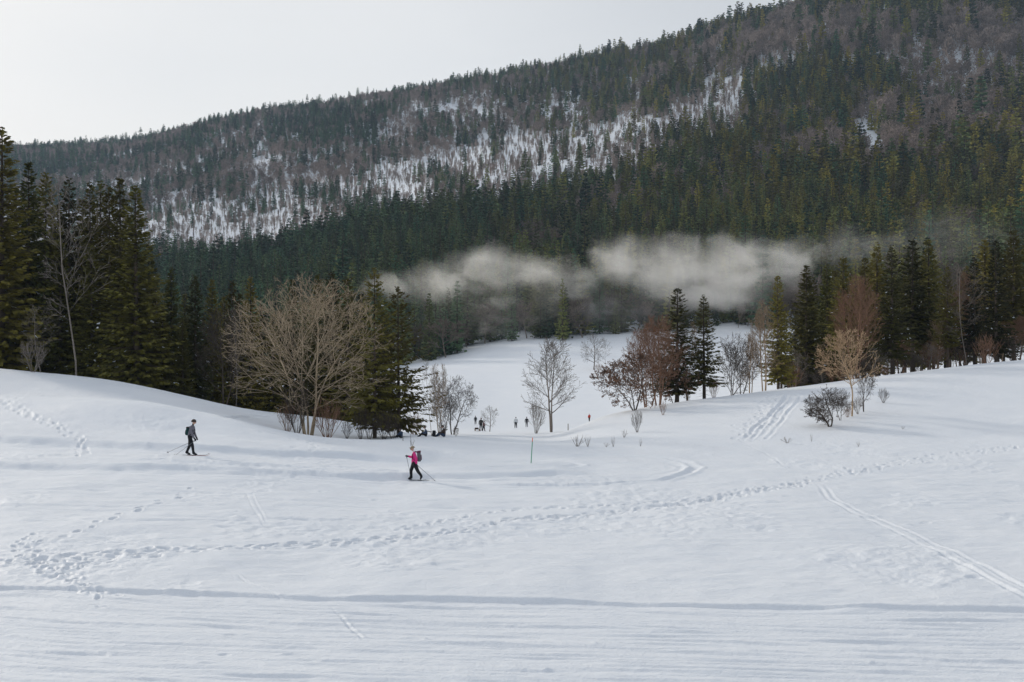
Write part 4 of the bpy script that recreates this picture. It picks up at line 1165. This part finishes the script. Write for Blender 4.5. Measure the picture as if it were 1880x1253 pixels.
def skin_body(name, J, mats, sub=2):
    """J: list of (key, parent, (x,y,z), radius, zone). One continuous skinned surface; faces take the zone of the nearest bone."""
    idx = {j[0]: i for i, j in enumerate(J)}
    me = bpy.data.meshes.new(name)
    me.from_pydata([j[2] for j in J], [(idx[j[1]], i) for i, j in enumerate(J) if j[1]], [])
    o = mobj(name, me)
    md = o.modifiers.new('skin', 'SKIN'); md.use_smooth_shade = True; md.branch_smoothing = 0.4
    sv = me.skin_vertices[0].data
    for i, j in enumerate(J):
        r = j[3]
        sv[i].radius = r if isinstance(r, tuple) else (r, r)
        sv[i].use_root = (i == 0)
    ms = o.modifiers.new('sub', 'SUBSURF'); ms.levels = sub; ms.render_levels = sub
    dg = bpy.context.evaluated_depsgraph_get()
    dg.update()
    m2 = bpy.data.meshes.new_from_object(o.evaluated_get(dg))
    o.modifiers.clear()
    o.data = m2
    m2.name = name
    bpy.data.meshes.remove(me)
    m2.materials.clear()
    zones = sorted({j[4] for j in J})
    for z in zones: m2.materials.append(mats[z])
    A = np.array([J[idx[j[1]]][2] if j[1] else j[2] for j in J]); B = np.array([j[2] for j in J])
    zi = np.array([zones.index(j[4]) for j in J])
    n = len(m2.polygons)
    C = np.zeros(n * 3); m2.polygons.foreach_get('center', C); C = C.reshape(-1, 3)
    d = B - A; L = (d * d).sum(1) + 1e-9
    t = np.clip(((C[:, None] - A[None]) * d[None]).sum(2) / L[None], 0, 1)
    D = np.linalg.norm(C[:, None] - (A[None] + t[..., None] * d[None]), axis=2)
    m2.polygons.foreach_set('material_index', zi[D.argmin(1)].astype(np.int32))
    m2.polygons.foreach_set('use_smooth', np.ones(n, bool))
    return o

def skeleton(pose, bulk=1.0, fingers=True, female=False):
    """pose: dict of joints (facing +x). Returns J list."""
    p = pose
    J = []
    def add(k, par, co, r, z): J.append((k, par, tuple(co), r, z))
    b = bulk
    add('pelvis', None, p['pelvis'], 0.15 * b, 'legs')
    add('waist', 'pelvis', p['waist'], 0.15 * b, 'top')
    add('chest', 'waist', p['chest'], (0.18 * b, 0.155 * b), 'top')
    add('neck0', 'chest', p['neck'], 0.062, 'top')
    h = Vector(p['head']); n = Vector(p['neck'])
    add('neck1', 'neck0', n * 0.45 + h * 0.55 - Vector((0, 0, 0.02)), 0.052, 'neck')
    add('jaw', 'neck1', h + Vector((0.02, 0, -0.055)), 0.072, 'face')
    add('skull', 'jaw', h + Vector((0, 0, 0.03)), 0.092, 'face')
    add('crown', 'skull', h + Vector((-0.01, 0, 0.085)), 0.062, 'hair')
    add('nose', 'jaw', h + Vector((0.105, 0, -0.012)), 0.016, 'face')
    for s, t in (('l', 1), ('r', -1)):
        sh, el, wr, ha = p['arm_' + s]
        add('sh' + s, 'chest', sh, 0.088 * b, 'top')
        add('el' + s, 'sh' + s, el, 0.068 * b, 'top')
        add('wr' + s, 'el' + s, wr, 0.052 * b, 'top')
        add('ha' + s, 'wr' + s, ha, 0.046, 'hand')
        if fingers:
            w = Vector(wr); hd = Vector(ha); d = (hd - w).normalized()
            for q in range(4):
                off = Vector((0, 0, 1)).cross(d)
                off = off.normalized() if off.length > 0.1 else Vector((0, 1, 0))
                base = hd + off * (q - 1.5) * 0.020 + d * 0.02
                ln = (0.034, 0.040, 0.038, 0.030)[q]
                add('f%s%da' % (s, q), 'ha' + s, base + d * ln, 0.0105, 'hand')
                add('f%s%db' % (s, q), 'f%s%da' % (s, q), base + d * ln * 1.2 + Vector((0.01, 0, -0.03)), 0.0095, 'hand')
            add('t%sa' % s, 'ha' + s, hd + Vector((0.015, -0.035 * t, 0.028)), 0.0115, 'hand')
            add('t%sb' % s, 't%sa' % s, hd + Vector((0.045, -0.028 * t, 0.030)), 0.010, 'hand')
        hp, kn, an, toe = p['leg_' + s]
        add('hp' + s, 'pelvis', hp, 0.118 * b, 'legs')
        add('kn' + s, 'hp' + s, kn, 0.084 * b, 'legs')
        add('an' + s, 'kn' + s, an, 0.066 * b, 'legs')
        add('hl' + s, 'an' + s, Vector(an) + (Vector(an) - Vector(toe)).normalized() * 0.05 + Vector((0, 0, -0.05)), 0.04, 'boot')
        add('to' + s, 'an' + s, toe, 0.036, 'boot')
    return J

def cap_mesh(bm, c, r, squash=0.85, cut=-0.1):
    rr = bmesh.ops.create_uvsphere(bm, u_segments=18, v_segments=12, radius=r)
    dele = [v for v in rr['verts'] if v.co.z < cut * r]
    bmesh.ops.delete(bm, geom=dele, context='VERTS')
    vs = [v for v in bm.verts]
    bmesh.ops.scale(bm, vec=(1.08, 0.95, squash), verts=vs)
    bmesh.ops.translate(bm, vec=c, verts=vs)

def person(label, loc, rz, pose, mats, bulk=1.0, fingers=True, scale=1.0, head='hair', group=None, glasses=False, sub=2):
    e = skin_body('person', skeleton(pose, bulk, fingers), mats, sub)
    e.name = 'person'
    e.location = loc; e.rotation_euler = (0, 0, rz); e.scale = (scale,) * 3
    tag(e, label, 'person', group)
    h = Vector(pose['head'])
    bm = bmesh.new()
    cap_mesh(bm, h + Vector((-0.012, 0, 0.035)), 0.112, 1.0 if head == 'hair' else 0.95, -0.35 if head == 'hair' else 0.05)
    hat_o = bm_obj({'hair': 'hair', 'hat': 'hat'}[head], bm, mats['hair'], e)
    if head == 'hat':
        bm = bmesh.new()
        bmesh.ops.create_uvsphere(bm, u_segments=14, v_segments=8, radius=0.1)
        bmesh.ops.scale(bm, vec=(0.9, 0.85, 0.14), verts=bm.verts)
        bmesh.ops.translate(bm, vec=h + Vector((0.075, 0, 0.045)), verts=bm.verts)
        bm_obj('hat_brim', bm, mats['hair'], hat_o)
    for s in (-1, 1):
        bm = bmesh.new()
        bmesh.ops.create_uvsphere(bm, u_segments=8, v_segments=6, radius=0.013)
        bmesh.ops.translate(bm, vec=h + Vector((0.088, 0.033 * s, 0.012)), verts=bm.verts)
        bm_obj('eye', bm, M['lens'], e)
        bm = bmesh.new()
        bmesh.ops.create_uvsphere(bm, u_segments=8, v_segments=6, radius=0.028)
        bmesh.ops.scale(bm, vec=(0.6, 0.35, 1.0), verts=bm.verts)
        bmesh.ops.translate(bm, vec=h + Vector((0.0, 0.096 * s, 0.0)), verts=bm.verts)
        bm_obj('ear', bm, mats['face'], e)
    bm = bmesh.new()
    rbox(bm, h + Vector((0.092, 0, -0.055)), (0.012, 0.045, 0.010), 0.004)
    bm_obj('mouth', bm, M['maroon_cloth'], e)
    if glasses:
        bm = bmesh.new()
        rbox(bm, h + Vector((0.085, 0, 0.012)), (0.035, 0.165, 0.045), 0.012)
        bm_obj('sunglasses', bm, M['lens'], e)
    return e

def backpack(label, parent_xf, c, size, mat, rim, tilt=0.0):
    """parent_xf: (loc, rz); c: centre in the wearer's frame, back side is -x"""
    loc, rz = parent_xf
    w = Matrix.Translation(loc) @ Matrix.Rotation(rz, 4, 'Z')
    e = empty('backpack', w @ Vector(c), rz)
    e.rotation_euler[1] = tilt
    tag(e, label, 'backpack')
    bm = bmesh.new(); rbox(bm, (0, 0, 0), size, min(size) * 0.28)
    bm_obj('pack_body', bm, mat, e)
    bm = bmesh.new(); rbox(bm, (-size[0] * 0.52, 0, -size[2] * 0.12), (size[0] * 0.35, size[1] * 0.75, size[2] * 0.5), 0.02)
    bm_obj('front_pocket', bm, rim, e)
    bm = bmesh.new(); rbox(bm, (-0.01, 0, size[2] * 0.46), (size[0] * 1.05, size[1] * 1.02, size[2] * 0.16), 0.025)
    bm_obj('lid', bm, rim, e)
    for s in (-1, 1):
        bm = bmesh.new()
        x0 = size[0] * 0.45
        tube_mesh(bm, [(x0, s * 0.11, size[2] * 0.45), (x0 + 0.10, s * 0.13, size[2] * 0.50), (x0 + 0.24, s * 0.14, size[2] * 0.25), (x0 + 0.25, s * 0.155, -0.05), (x0 + 0.10, s * 0.17, -size[2] * 0.38)], [0.02] * 5, 6)
        bm_obj('strap', bm, rim, e)
    return e

def ski_pole(label, a, b, group=None):
    a = Vector(a); b = Vector(b); d = (b - a)
    e = empty('ski_pole', a); L = d.length
    e.rotation_mode = 'QUATERNION'; e.rotation_quaternion = d.to_track_quat('-Z', 'Y')
    tag(e, label, 'ski pole', group)
    bm = bmesh.new(); tube_mesh(bm, [(0, 0, -0.1), (0, 0, -L)], [0.011, 0.008], 8); sh_o = bm_obj('shaft', bm, M['metal'], e)
    bm = bmesh.new(); tube_mesh(bm, [(0, 0, 0.05), (0, 0, 0.03), (0, 0, -0.06), (0, 0, -0.11)], [0.014, 0.02, 0.016, 0.013], 8); gr_o = bm_obj('grip', bm, M['black_cloth'], e)
    bm = bmesh.new(); tube_mesh(bm, [(0, 0, -L + 0.075), (0, 0, -L + 0.065), (0, 0, -L + 0.06)], [0.012, 0.045, 0.012], 10); bm_obj('basket', bm, M['black_cloth'], sh_o)
    bm = bmesh.new()
    tube_mesh(bm, [(0, 0, 0.03), (0.05, 0, -0.03), (0.04, 0, -0.11), (0.0, 0, -0.05)], [0.006] * 4, 6); bm_obj('wrist_strap', bm, M['black_cloth'], gr_o)
    return e

def ski(label, loc, rz, length, front, mat, group=None, tilt=0.0):
    """boot stands at the origin; 'front' metres of ski ahead of it (+x)"""
    e = empty('ski', loc, rz)
    e.rotation_euler[1] = tilt
    tag(e, label, 'ski', group)
    bm = bmesh.new()
    N = 18; rows = []
    for i in range(N + 1):
        s = i / N; x = -(length - front) + length * s
        w = 0.026 if s < 0.86 else 0.026 * (1 - ((s - 0.86) / 0.14) ** 2 * 0.85)
        z = 0.02 + 0.11 * max(0, (s - 0.88) / 0.12) ** 1.8 + 0.03 * max(0, (0.05 - s) / 0.05)
        rows.append([bm.verts.new((x, -w, z)), bm.verts.new((x, w, z)), bm.verts.new((x, w, z + 0.014)), bm.verts.new((x, -w, z + 0.014))])
    for a, b in zip(rows[:-1], rows[1:]):
        for j in range(4): bm.faces.new((a[j], a[(j + 1) % 4], b[(j + 1) % 4], b[j]))
    bm.faces.new(rows[0][::-1]); bm.faces.new(rows[-1])
    bl_o = bm_obj('ski_blade', bm, mat, e, False)
    bm = bmesh.new(); rbox(bm, (0.03, 0, 0.045), (0.22, 0.05, 0.025), 0.006); bm_obj('binding', bm, M['ski_dark'], bl_o)
    return e

def stand_xyz(px, py):
    x, Y = hit(px, py)
    return Vector((x, Y, float(ground_z(x, Y)[0])))

def W(loc, rz, p, sc=1.0):
    return Matrix.Translation(loc) @ Matrix.Rotation(rz, 4, 'Z') @ (Vector(p) * sc)

# ---- skier in grey heading right
A0 = stand_xyz(352, 842)
arz = -0.06
poseA = dict(pelvis=(-0.10, 0, 0.92), waist=(-0.07, 0, 1.08), chest=(-0.01, 0, 1.30), neck=(0.05, 0, 1.46), head=(0.11, 0, 1.60),
             arm_r=((0.01, -0.18, 1.38), (0.10, -0.24, 1.08), (0.20, -0.22, 0.86), (0.245, -0.21, 0.79)),
             arm_l=((0.01, 0.18, 1.38), (0.02, 0.25, 1.08), (0.12, 0.24, 0.88), (0.16, 0.23, 0.81)),
             leg_r=((-0.05, -0.10, 0.84), (0.08, -0.11, 0.48), (0.13, -0.12, 0.13), (0.32, -0.12, 0.065)),
             leg_l=((-0.11, 0.10, 0.84), (-0.14, 0.11, 0.48), (-0.31, 0.12, 0.14), (-0.11, 0.12, 0.065)))
A = person('person in grey jacket and black tights with dark hair, skiing with two poles', A0, arz, poseA,
           dict(top=M['grey_cloth'], legs=M['black_cloth'], neck=M['black_cloth'], face=M['skin'], hair=M['hair'], hand=M['black_cloth'], boot=M['black_cloth']), 0.94, scale=1.06)
backpack('small dark teal and black backpack on the skier in grey', (A0, arz), (-0.20, 0, 1.24), (0.15, 0.26, 0.40), M['teal_cloth'], M['black_cloth'], 0.16)
ski_pole('ski pole nearer the camera, trailing behind the skier in grey', W(A0, arz, (0.265, -0.21, 0.80)), W(A0, arz, (-0.80, -0.30, 0.0)), 'poles of the skier in grey')
ski_pole('far ski pole of the skier in grey, stretching farthest back', W(A0, arz, (0.18, 0.23, 0.82)), W(A0, arz, (-1.45, 0.40, 0.10)), 'poles of the skier in grey')
ski('reddish ski under the front boot of the skier in grey', W(A0, arz, (0.14, -0.12, 0.0)), arz, 1.55, 0.85, M['ski_red'], 'skis of the skier in grey')
ski('dark ski under the rear boot of the skier in grey', W(A0, arz, (-0.20, 0.12, 0.0)), arz, 1.80, 1.05, M['ski_dark'], 'skis of the skier in grey')

# ---- skier in pink heading left
B0 = stand_xyz(761, 885)
brz = math.pi + 0.05
poseB = dict(pelvis=(0.01, 0, 0.86), waist=(0.01, 0, 1.02), chest=(0.0, 0, 1.24), neck=(0.04, 0, 1.40), head=(0.10, 0, 1.53),
             arm_l=((0.0, 0.18, 1.32), (-0.10, 0.24, 1.06), (-0.10, 0.23, 0.85), (-0.115, 0.22, 0.78)),
             arm_r=((0.02, -0.18, 1.32), (0.13, -0.22, 1.10), (0.31, -0.20, 1.16), (0.39, -0.19, 1.17)),
             leg_r=((0.05, -0.10, 0.80), (0.18, -0.11, 0.47), (0.15, -0.11, 0.13), (0.34, -0.11, 0.06)),
             leg_l=((-0.02, 0.10, 0.80), (-0.17, 0.11, 0.46), (-0.37, 0.11, 0.21), (-0.27, 0.11, 0.065)))
Bp = person('person in pink jacket, black trousers and beige cap, striding left with poles', B0, brz, poseB,
            dict(top=M['pink_cloth'], legs=M['black_cloth'], neck=M['white_cloth'], face=M['skin'], hair=M['beige_knit'], hand=M['black_cloth'], boot=M['black_cloth']), 1.0, head='hat', glasses=True)
backpack('grey backpack with dark purple edges on the person in pink', (B0, brz), (-0.22, 0, 1.17), (0.17, 0.30, 0.48), M['pack_grey'], M['pack_rim'], 0.08)
ski_pole('upright ski pole held out in front by the person in pink', W(B0, brz, (0.40, -0.19, 1.17)), W(B0, brz, (0.16, -0.34, 0.02)), 'poles of the person in pink')
ski_pole('ski pole slanting far back from the person in pink', W(B0, brz, (-0.12, 0.22, 0.79)), W(B0, brz, (-1.02, 0.34, 0.02)), 'poles of the person in pink')
ski('thin pale ski under the front boot of the person in pink', W(B0, brz, (0.20, -0.11, 0.0)), brz, 1.25, 0.5, M['metal'], 'skis of the person in pink')
ski('thin pale ski under the raised rear boot of the person in pink', W(B0, brz, (-0.28, 0.11, 0.0)), brz, 1.2, 0.6, M['metal'], 'skis of the person in pink')

# ---- people farther off
def stand_pose(step=0.15, lean=0.03, arm=0.12):
    return dict(pelvis=(0, 0, 0.92), waist=(0.005, 0, 1.08), chest=(lean, 0, 1.30), neck=(lean + 0.02, 0, 1.46), head=(lean + 0.05, 0, 1.60),
                arm_r=((lean, -0.19, 1.38), (lean + arm * 0.3, -0.27, 1.10), (lean + arm, -0.25, 0.90), (lean + arm + 0.02, -0.25, 0.82)),
                arm_l=((lean, 0.19, 1.38), (lean - arm * 0.3, 0.27, 1.10), (lean - arm * 0.2, 0.27, 0.88), (lean - arm * 0.2, 0.27, 0.80)),
                leg_r=((0.02, -0.1, 0.84), (step * 0.6, -0.11, 0.47), (step * 0.8, -0.12, 0.10), (step * 0.8 + 0.18, -0.12, 0.05)),
                leg_l=((-0.02, 0.1, 0.84), (-step * 0.3, 0.11, 0.47), (-step, 0.12, 0.11), (-step + 0.18, 0.12, 0.05)))
def sit_pose():
    return dict(pelvis=(0, 0, 0.14), waist=(0.02, 0, 0.30), chest=(0.08, 0, 0.52), neck=(0.14, 0, 0.68), head=(0.20, 0, 0.81),
                arm_r=((0.08, -0.18, 0.58), (0.22, -0.24, 0.36), (0.40, -0.16, 0.38), (0.46, -0.14, 0.38)),
                arm_l=((0.08, 0.18, 0.58), (0.22, 0.24, 0.36), (0.40, 0.16, 0.40), (0.46, 0.14, 0.40)),
                leg_r=((0.05, -0.1, 0.13), (0.40, -0.13, 0.40), (0.62, -0.12, 0.10), (0.78, -0.12, 0.06)),
                leg_l=((0.05, 0.1, 0.13), (0.42, 0.13, 0.36), (0.68, 0.12, 0.10), (0.84, 0.12, 0.06)))
def outfit(top, legs, hair='hair', hand='black_cloth'):
    return dict(top=M[top], legs=M[legs], neck=M[top], face=M['skin'], hair=M[hair], hand=M[hand], boot=M['black_cloth'])
FAR = [(873, 784, 155, 'dark slim person standing alone, farthest left on the meadow', 'black_cloth', 'black_cloth', 'hair', 1.35, 1.7, 1.0),
       (883, 791, 134, 'tall person in black behind the maroon one by the round small tree', 'black_cloth', 'black_cloth', 'black_cloth', 1.75, 1.2, 1.0),
       (888, 791, 131, 'person in maroon jacket walking near the sledge', 'maroon_cloth', 'black_cloth', 'black_cloth', 1.35, 0.4, 1.05),
       (947, 785, 150, 'person in black and white jacket standing in mid meadow', 'white_cloth', 'black_cloth', 'black_cloth', 1.7, 1.5, 1.1),
       (967, 784, 152, 'dark dressed person with legs apart right of the black and white one', 'black_cloth', 'pack_grey', 'black_cloth', 1.6, 1.57, 1.0),
       (1082, 778, 93, 'small person in orange red coat by the crest of the right bank', 'red_cloth', 'brown_cloth', 'red_cloth', 0.72, 1.9, 1.15)]
for px, py, Y, lab, top, legs, hat, hgt, rz, bulk in FAR:
    x, y, z = ground_at(px, Y)
    person(lab, (x, y, z), rz, stand_pose(0.10 if bulk < 1.02 else 0.18), outfit(top, legs, hat), bulk, False, hgt / 1.72, 'hat' if hat != 'hair' else 'hair', sub=1)
SIT = [(738, 805, 'person in blue sitting against the open spruce\'s trunk', 'navy_cloth', 'black_cloth', 2.6, 'hair', 0.9), (784, 804, 'dark person sitting on the snow left of the slim bare trees', 'navy_cloth', 'black_cloth', math.pi, 'hair', 0.95), (817, 805, 'person in brown crouching on the snow right of the slim bare trees', 'brown_cloth', 'navy_cloth', 2.9, 'brown_cloth', 1.08)]
for px, py, lab, top, legs, rz, hat, sc in SIT:
    x, y, z = ground_at(px, 74.5)
    person(lab, (x, y, z), rz, sit_pose(), outfit(top, legs, hat), 1.12, False, sc * 0.9, 'hair', sub=1)
x, y, z = ground_at(797, 75.5)
e = empty('rucksack', (x, y, z), 0.4)
e.scale = (0.72, 0.72, 0.72)
tag(e, 'dark rucksack propped against the slim bare trees between seated people', 'backpack')
bm = bmesh.new(); rbox(bm, (0, 0, 0.28), (0.30, 0.42, 0.58), 0.10); bm_obj('pack_body', bm, M['black_cloth'], e)
bm = bmesh.new(); rbox(bm, (0, 0, 0.58), (0.28, 0.38, 0.12), 0.04); bm_obj('lid', bm, M['black_cloth'], e)
bm = bmesh.new(); rbox(bm, (-0.17, 0, 0.2), (0.10, 0.3, 0.28), 0.03); bm_obj('front_pocket', bm, M['black_cloth'], e)

# ---- sledge beside the two walkers
x, y, z = ground_at(876.5, 131)
e = empty('sledge', (x, y, z), 0.25)
tag(e, 'small wooden sledge on the snow left of the maroon walker', 'sledge')
for s in (-1, 1):
    bm = bmesh.new(); tube_mesh(bm, [(-0.45, s * 0.18, 0.02), (0.35, s * 0.18, 0.02), (0.5, s * 0.18, 0.08), (0.55, s * 0.18, 0.22)], [0.02] * 4, 6); bm_obj('runner', bm, M['wood'], e)
for i in range(4):
    bm = bmesh.new(); rbox(bm, (-0.02, -0.15 + i * 0.1, 0.24), (0.85, 0.07, 0.03), 0.008); bm_obj('slat', bm, M['wood'], e)
for xx in (-0.3, 0.25):
    bm = bmesh.new(); rbox(bm, (xx, 0, 0.13), (0.05, 0.4, 0.18), 0.01); bm_obj('cross_brace', bm, M['wood'], e)
bm = bmesh.new(); rbox(bm, (-0.1, 0, 0.36), (0.5, 0.3, 0.2), 0.06); bm_obj('seat_pad', bm, M['brown_cloth'], e)

# ---- marker poles
def marker(label, px, py, top, parts, r=0.02, lean=0.0):
    p = stand_xyz(px, py)
    h = (py - top) / F * p.y
    e = empty('marker_pole', p); e.rotation_euler = (0, lean, 0)
    tag(e, label, 'marker pole')
    for nm, a, b, m in parts:
        bm = bmesh.new(); tube_mesh(bm, [(0, 0, a * h), (0, 0, b * h)], [r, r], 8); bm_obj(nm, bm, M[m], e)
marker('thin green marker pole with orange tip in the trail bend', 975, 859, 812, (('shaft', -0.1, 0.84, 'green_paint'), ('tip', 0.84, 1.0, 'orange_paint')), 0.022, 0.06)
marker('very thin dark marker stick on the rim above the pink skier', 754, 822, 800, (('shaft', -0.1, 0.9, 'metal'), ('tip', 0.88, 1.0, 'black_cloth')), 0.012)
x, y, z = ground_at(1043, 112)
e = empty('fence_post', (x, y, z)); tag(e, 'short grey post standing right of the lone oval tree', 'post')
bm = bmesh.new(); tube_mesh(bm, [(0, 0, -0.2), (0, 0, 0.8), (0, 0, 0.84)], [0.05, 0.045, 0.02], 8); bm_obj('shaft', bm, M['bark_grey'], e)
print('people', time.time() - T0)

# ------------------------------------------------------------------ drifting mist in front of the forest and the air
def box_obj(name, lo_, hi_):
    bm = bmesh.new()
    bmesh.ops.create_cube(bm, size=1.0)
    bmesh.ops.scale(bm, vec=[b - a for a, b in zip(lo_, hi_)], verts=bm.verts)
    bmesh.ops.translate(bm, vec=[(a + b) / 2 for a, b in zip(lo_, hi_)], verts=bm.verts)
    me = bpy.data.meshes.new(name); bm.to_mesh(me); bm.free()
    return mobj(name, me)
YM = 306.0
def mpos(px, py, Y=YM): return ((px - CX) / F * Y, Y, (CY - py) / F * Y)
LOBES = [(720, 530, 90, 28, 0.55), (820, 520, 110, 40, 0.62), (905, 490, 90, 46, 0.85), (975, 500, 80, 46, 0.7), (1050, 525, 80, 40, 0.55), (1135, 482, 70, 62, 0.9), (1235, 500, 120, 78, 1.0), (1345, 495, 110, 74, 1.0), (1440, 490, 75, 60, 0.75), (1300, 540, 130, 44, 0.9), (1000, 548, 46, 34, 0.5), (900, 570, 210, 75, 0.22), (1150, 565, 190, 70, 0.24), (1560, 460, 120, 56, 0.34), (1740, 440, 200, 70, 0.22)]
mist = box_obj('mist', (-72, 280, -6), (184, 334, 50))
tag(mist, 'pale bank of mist drifting in front of the lower forest', 'mist', kind='stuff')
m = bpy.data.materials.new('mist'); m.use_nodes = True
n, l = m.node_tree.nodes, m.node_tree.links
n.clear()
out = n.new('ShaderNodeOutputMaterial'); pv = n.new('ShaderNodeVolumePrincipled')
l.new(pv.outputs[0], out.inputs['Volume'])
pv.inputs['Color'].default_value = (1.0, 0.985, 0.96, 1)
pv.inputs['Anisotropy'].default_value = 0.35
geo = n.new('ShaderNodeNewGeometry')
# wispy displacement of the lookup
nz = n.new('ShaderNodeTexNoise'); nz.inputs['Scale'].default_value = 0.07; nz.inputs['Detail'].default_value = 5; nz.inputs['Roughness'].default_value = 0.62
l.new(geo.outputs['Position'], nz.inputs['Vector'])
sb = n.new('ShaderNodeVectorMath'); sb.operation = 'SUBTRACT'; sb.inputs[1].default_value = (0.5, 0.5, 0.5); l.new(nz.outputs['Color'], sb.inputs[0])
sca = n.new('ShaderNodeVectorMath'); sca.operation = 'MULTIPLY'; sca.inputs[1].default_value = (26, 10, 15); l.new(sb.outputs[0], sca.inputs[0])
ps = n.new('ShaderNodeVectorMath'); ps.operation = 'ADD'; l.new(geo.outputs['Position'], ps.inputs[0]); l.new(sca.outputs[0], ps.inputs[1])
tot = None
for px, py, rx, ry, wgt in LOBES:
    c = mpos(px, py); k = YM / F
    s1 = n.new('ShaderNodeVectorMath'); s1.operation = 'SUBTRACT'; l.new(ps.outputs[0], s1.inputs[0]); s1.inputs[1].default_value = c
    s2 = n.new('ShaderNodeVectorMath'); s2.operation = 'MULTIPLY'; l.new(s1.outputs[0], s2.inputs[0]); s2.inputs[1].default_value = (1 / (rx * k), 1 / 12.0, 1 / (ry * k))
    s3 = n.new('ShaderNodeVectorMath'); s3.operation = 'LENGTH'; l.new(s2.outputs[0], s3.inputs[0])
    mr = n.new('ShaderNodeMapRange'); mr.interpolation_type = 'SMOOTHSTEP'; l.new(s3.outputs['Value'], mr.inputs['Value'])
    mr.inputs['From Min'].default_value = 1.15; mr.inputs['From Max'].default_value = 0.2; mr.inputs['To Min'].default_value = 0.0; mr.inputs['To Max'].default_value = wgt
    if tot is None: tot = mr.outputs[0]
    else:
        mx = n.new('ShaderNodeMath'); mx.operation = 'MAXIMUM'; l.new(tot, mx.inputs[0]); l.new(mr.outputs[0], mx.inputs[1]); tot = mx.outputs[0]
mp = n.new('ShaderNodeMapping'); mp.inputs['Scale'].default_value = (0.5, 0.6, 1.0); mp.inputs['Rotation'].default_value = (0, -0.55, 0)
l.new(ps.outputs[0], mp.inputs['Vector'])
nw = n.new('ShaderNodeTexNoise'); nw.inputs['Scale'].default_value = 0.17; nw.inputs['Detail'].default_value = 6; nw.inputs['Roughness'].default_value = 0.62; nw.inputs['Distortion'].default_value = 0.6
l.new(mp.outputs[0], nw.inputs['Vector'])
# the noise eats into the lobes, so that their rims fray into wisps
er = n.new('ShaderNodeMath'); er.operation = 'SUBTRACT'; l.new(nw.outputs[0], er.inputs[0]); er.inputs[1].default_value = 0.60
em = n.new('ShaderNodeMath'); em.operation = 'MULTIPLY_ADD'; l.new(er.outputs[0], em.inputs[0]); em.inputs[1].default_value = 3.4; l.new(tot, em.inputs[2])
gate = n.new('ShaderNodeMapRange'); gate.interpolation_type = 'SMOOTHSTEP'; l.new(tot, gate.inputs['Value']); gate.inputs['From Min'].default_value = 0.0; gate.inputs['From Max'].default_value = 0.25
cl = n.new('ShaderNodeMath'); cl.operation = 'MAXIMUM'; l.new(em.outputs[0], cl.inputs[0]); cl.inputs[1].default_value = 0.0
soft_ = n.new('ShaderNodeMath'); soft_.operation = 'MULTIPLY_ADD'; l.new(tot, soft_.inputs[0]); soft_.inputs[1].default_value = 0.38; l.new(cl.outputs[0], soft_.inputs[2])
md_ = n.new('ShaderNodeMath'); md_.operation = 'MULTIPLY'; l.new(soft_.outputs[0], md_.inputs[0]); l.new(gate.outputs[0], md_.inputs[1])
md2 = n.new('ShaderNodeMath'); md2.operation = 'MULTIPLY'; l.new(md_.outputs[0], md2.inputs[0]); md2.inputs[1].default_value = 0.085
l.new(md2.outputs[0], pv.inputs['Density'])
mist.data.materials.append(m)

haze = box_obj('haze', (-4500, -300, -15.5), (4500, 3050, 850))
tag(haze, 'thin cold haze filling the whole valley air', 'haze', kind='stuff')
m = bpy.data.materials.new('haze'); m.use_nodes = True
n, l = m.node_tree.nodes, m.node_tree.links
n.clear()
out = n.new('ShaderNodeOutputMaterial'); pv = n.new('ShaderNodeVolumePrincipled')
pv.inputs['Color'].default_value = (0.62, 0.80, 1.0, 1)
pv.inputs['Density'].default_value = 0.00007
l.new(pv.outputs[0], out.inputs['Volume'])
haze.data.materials.append(m)
print('done', time.time() - T0)
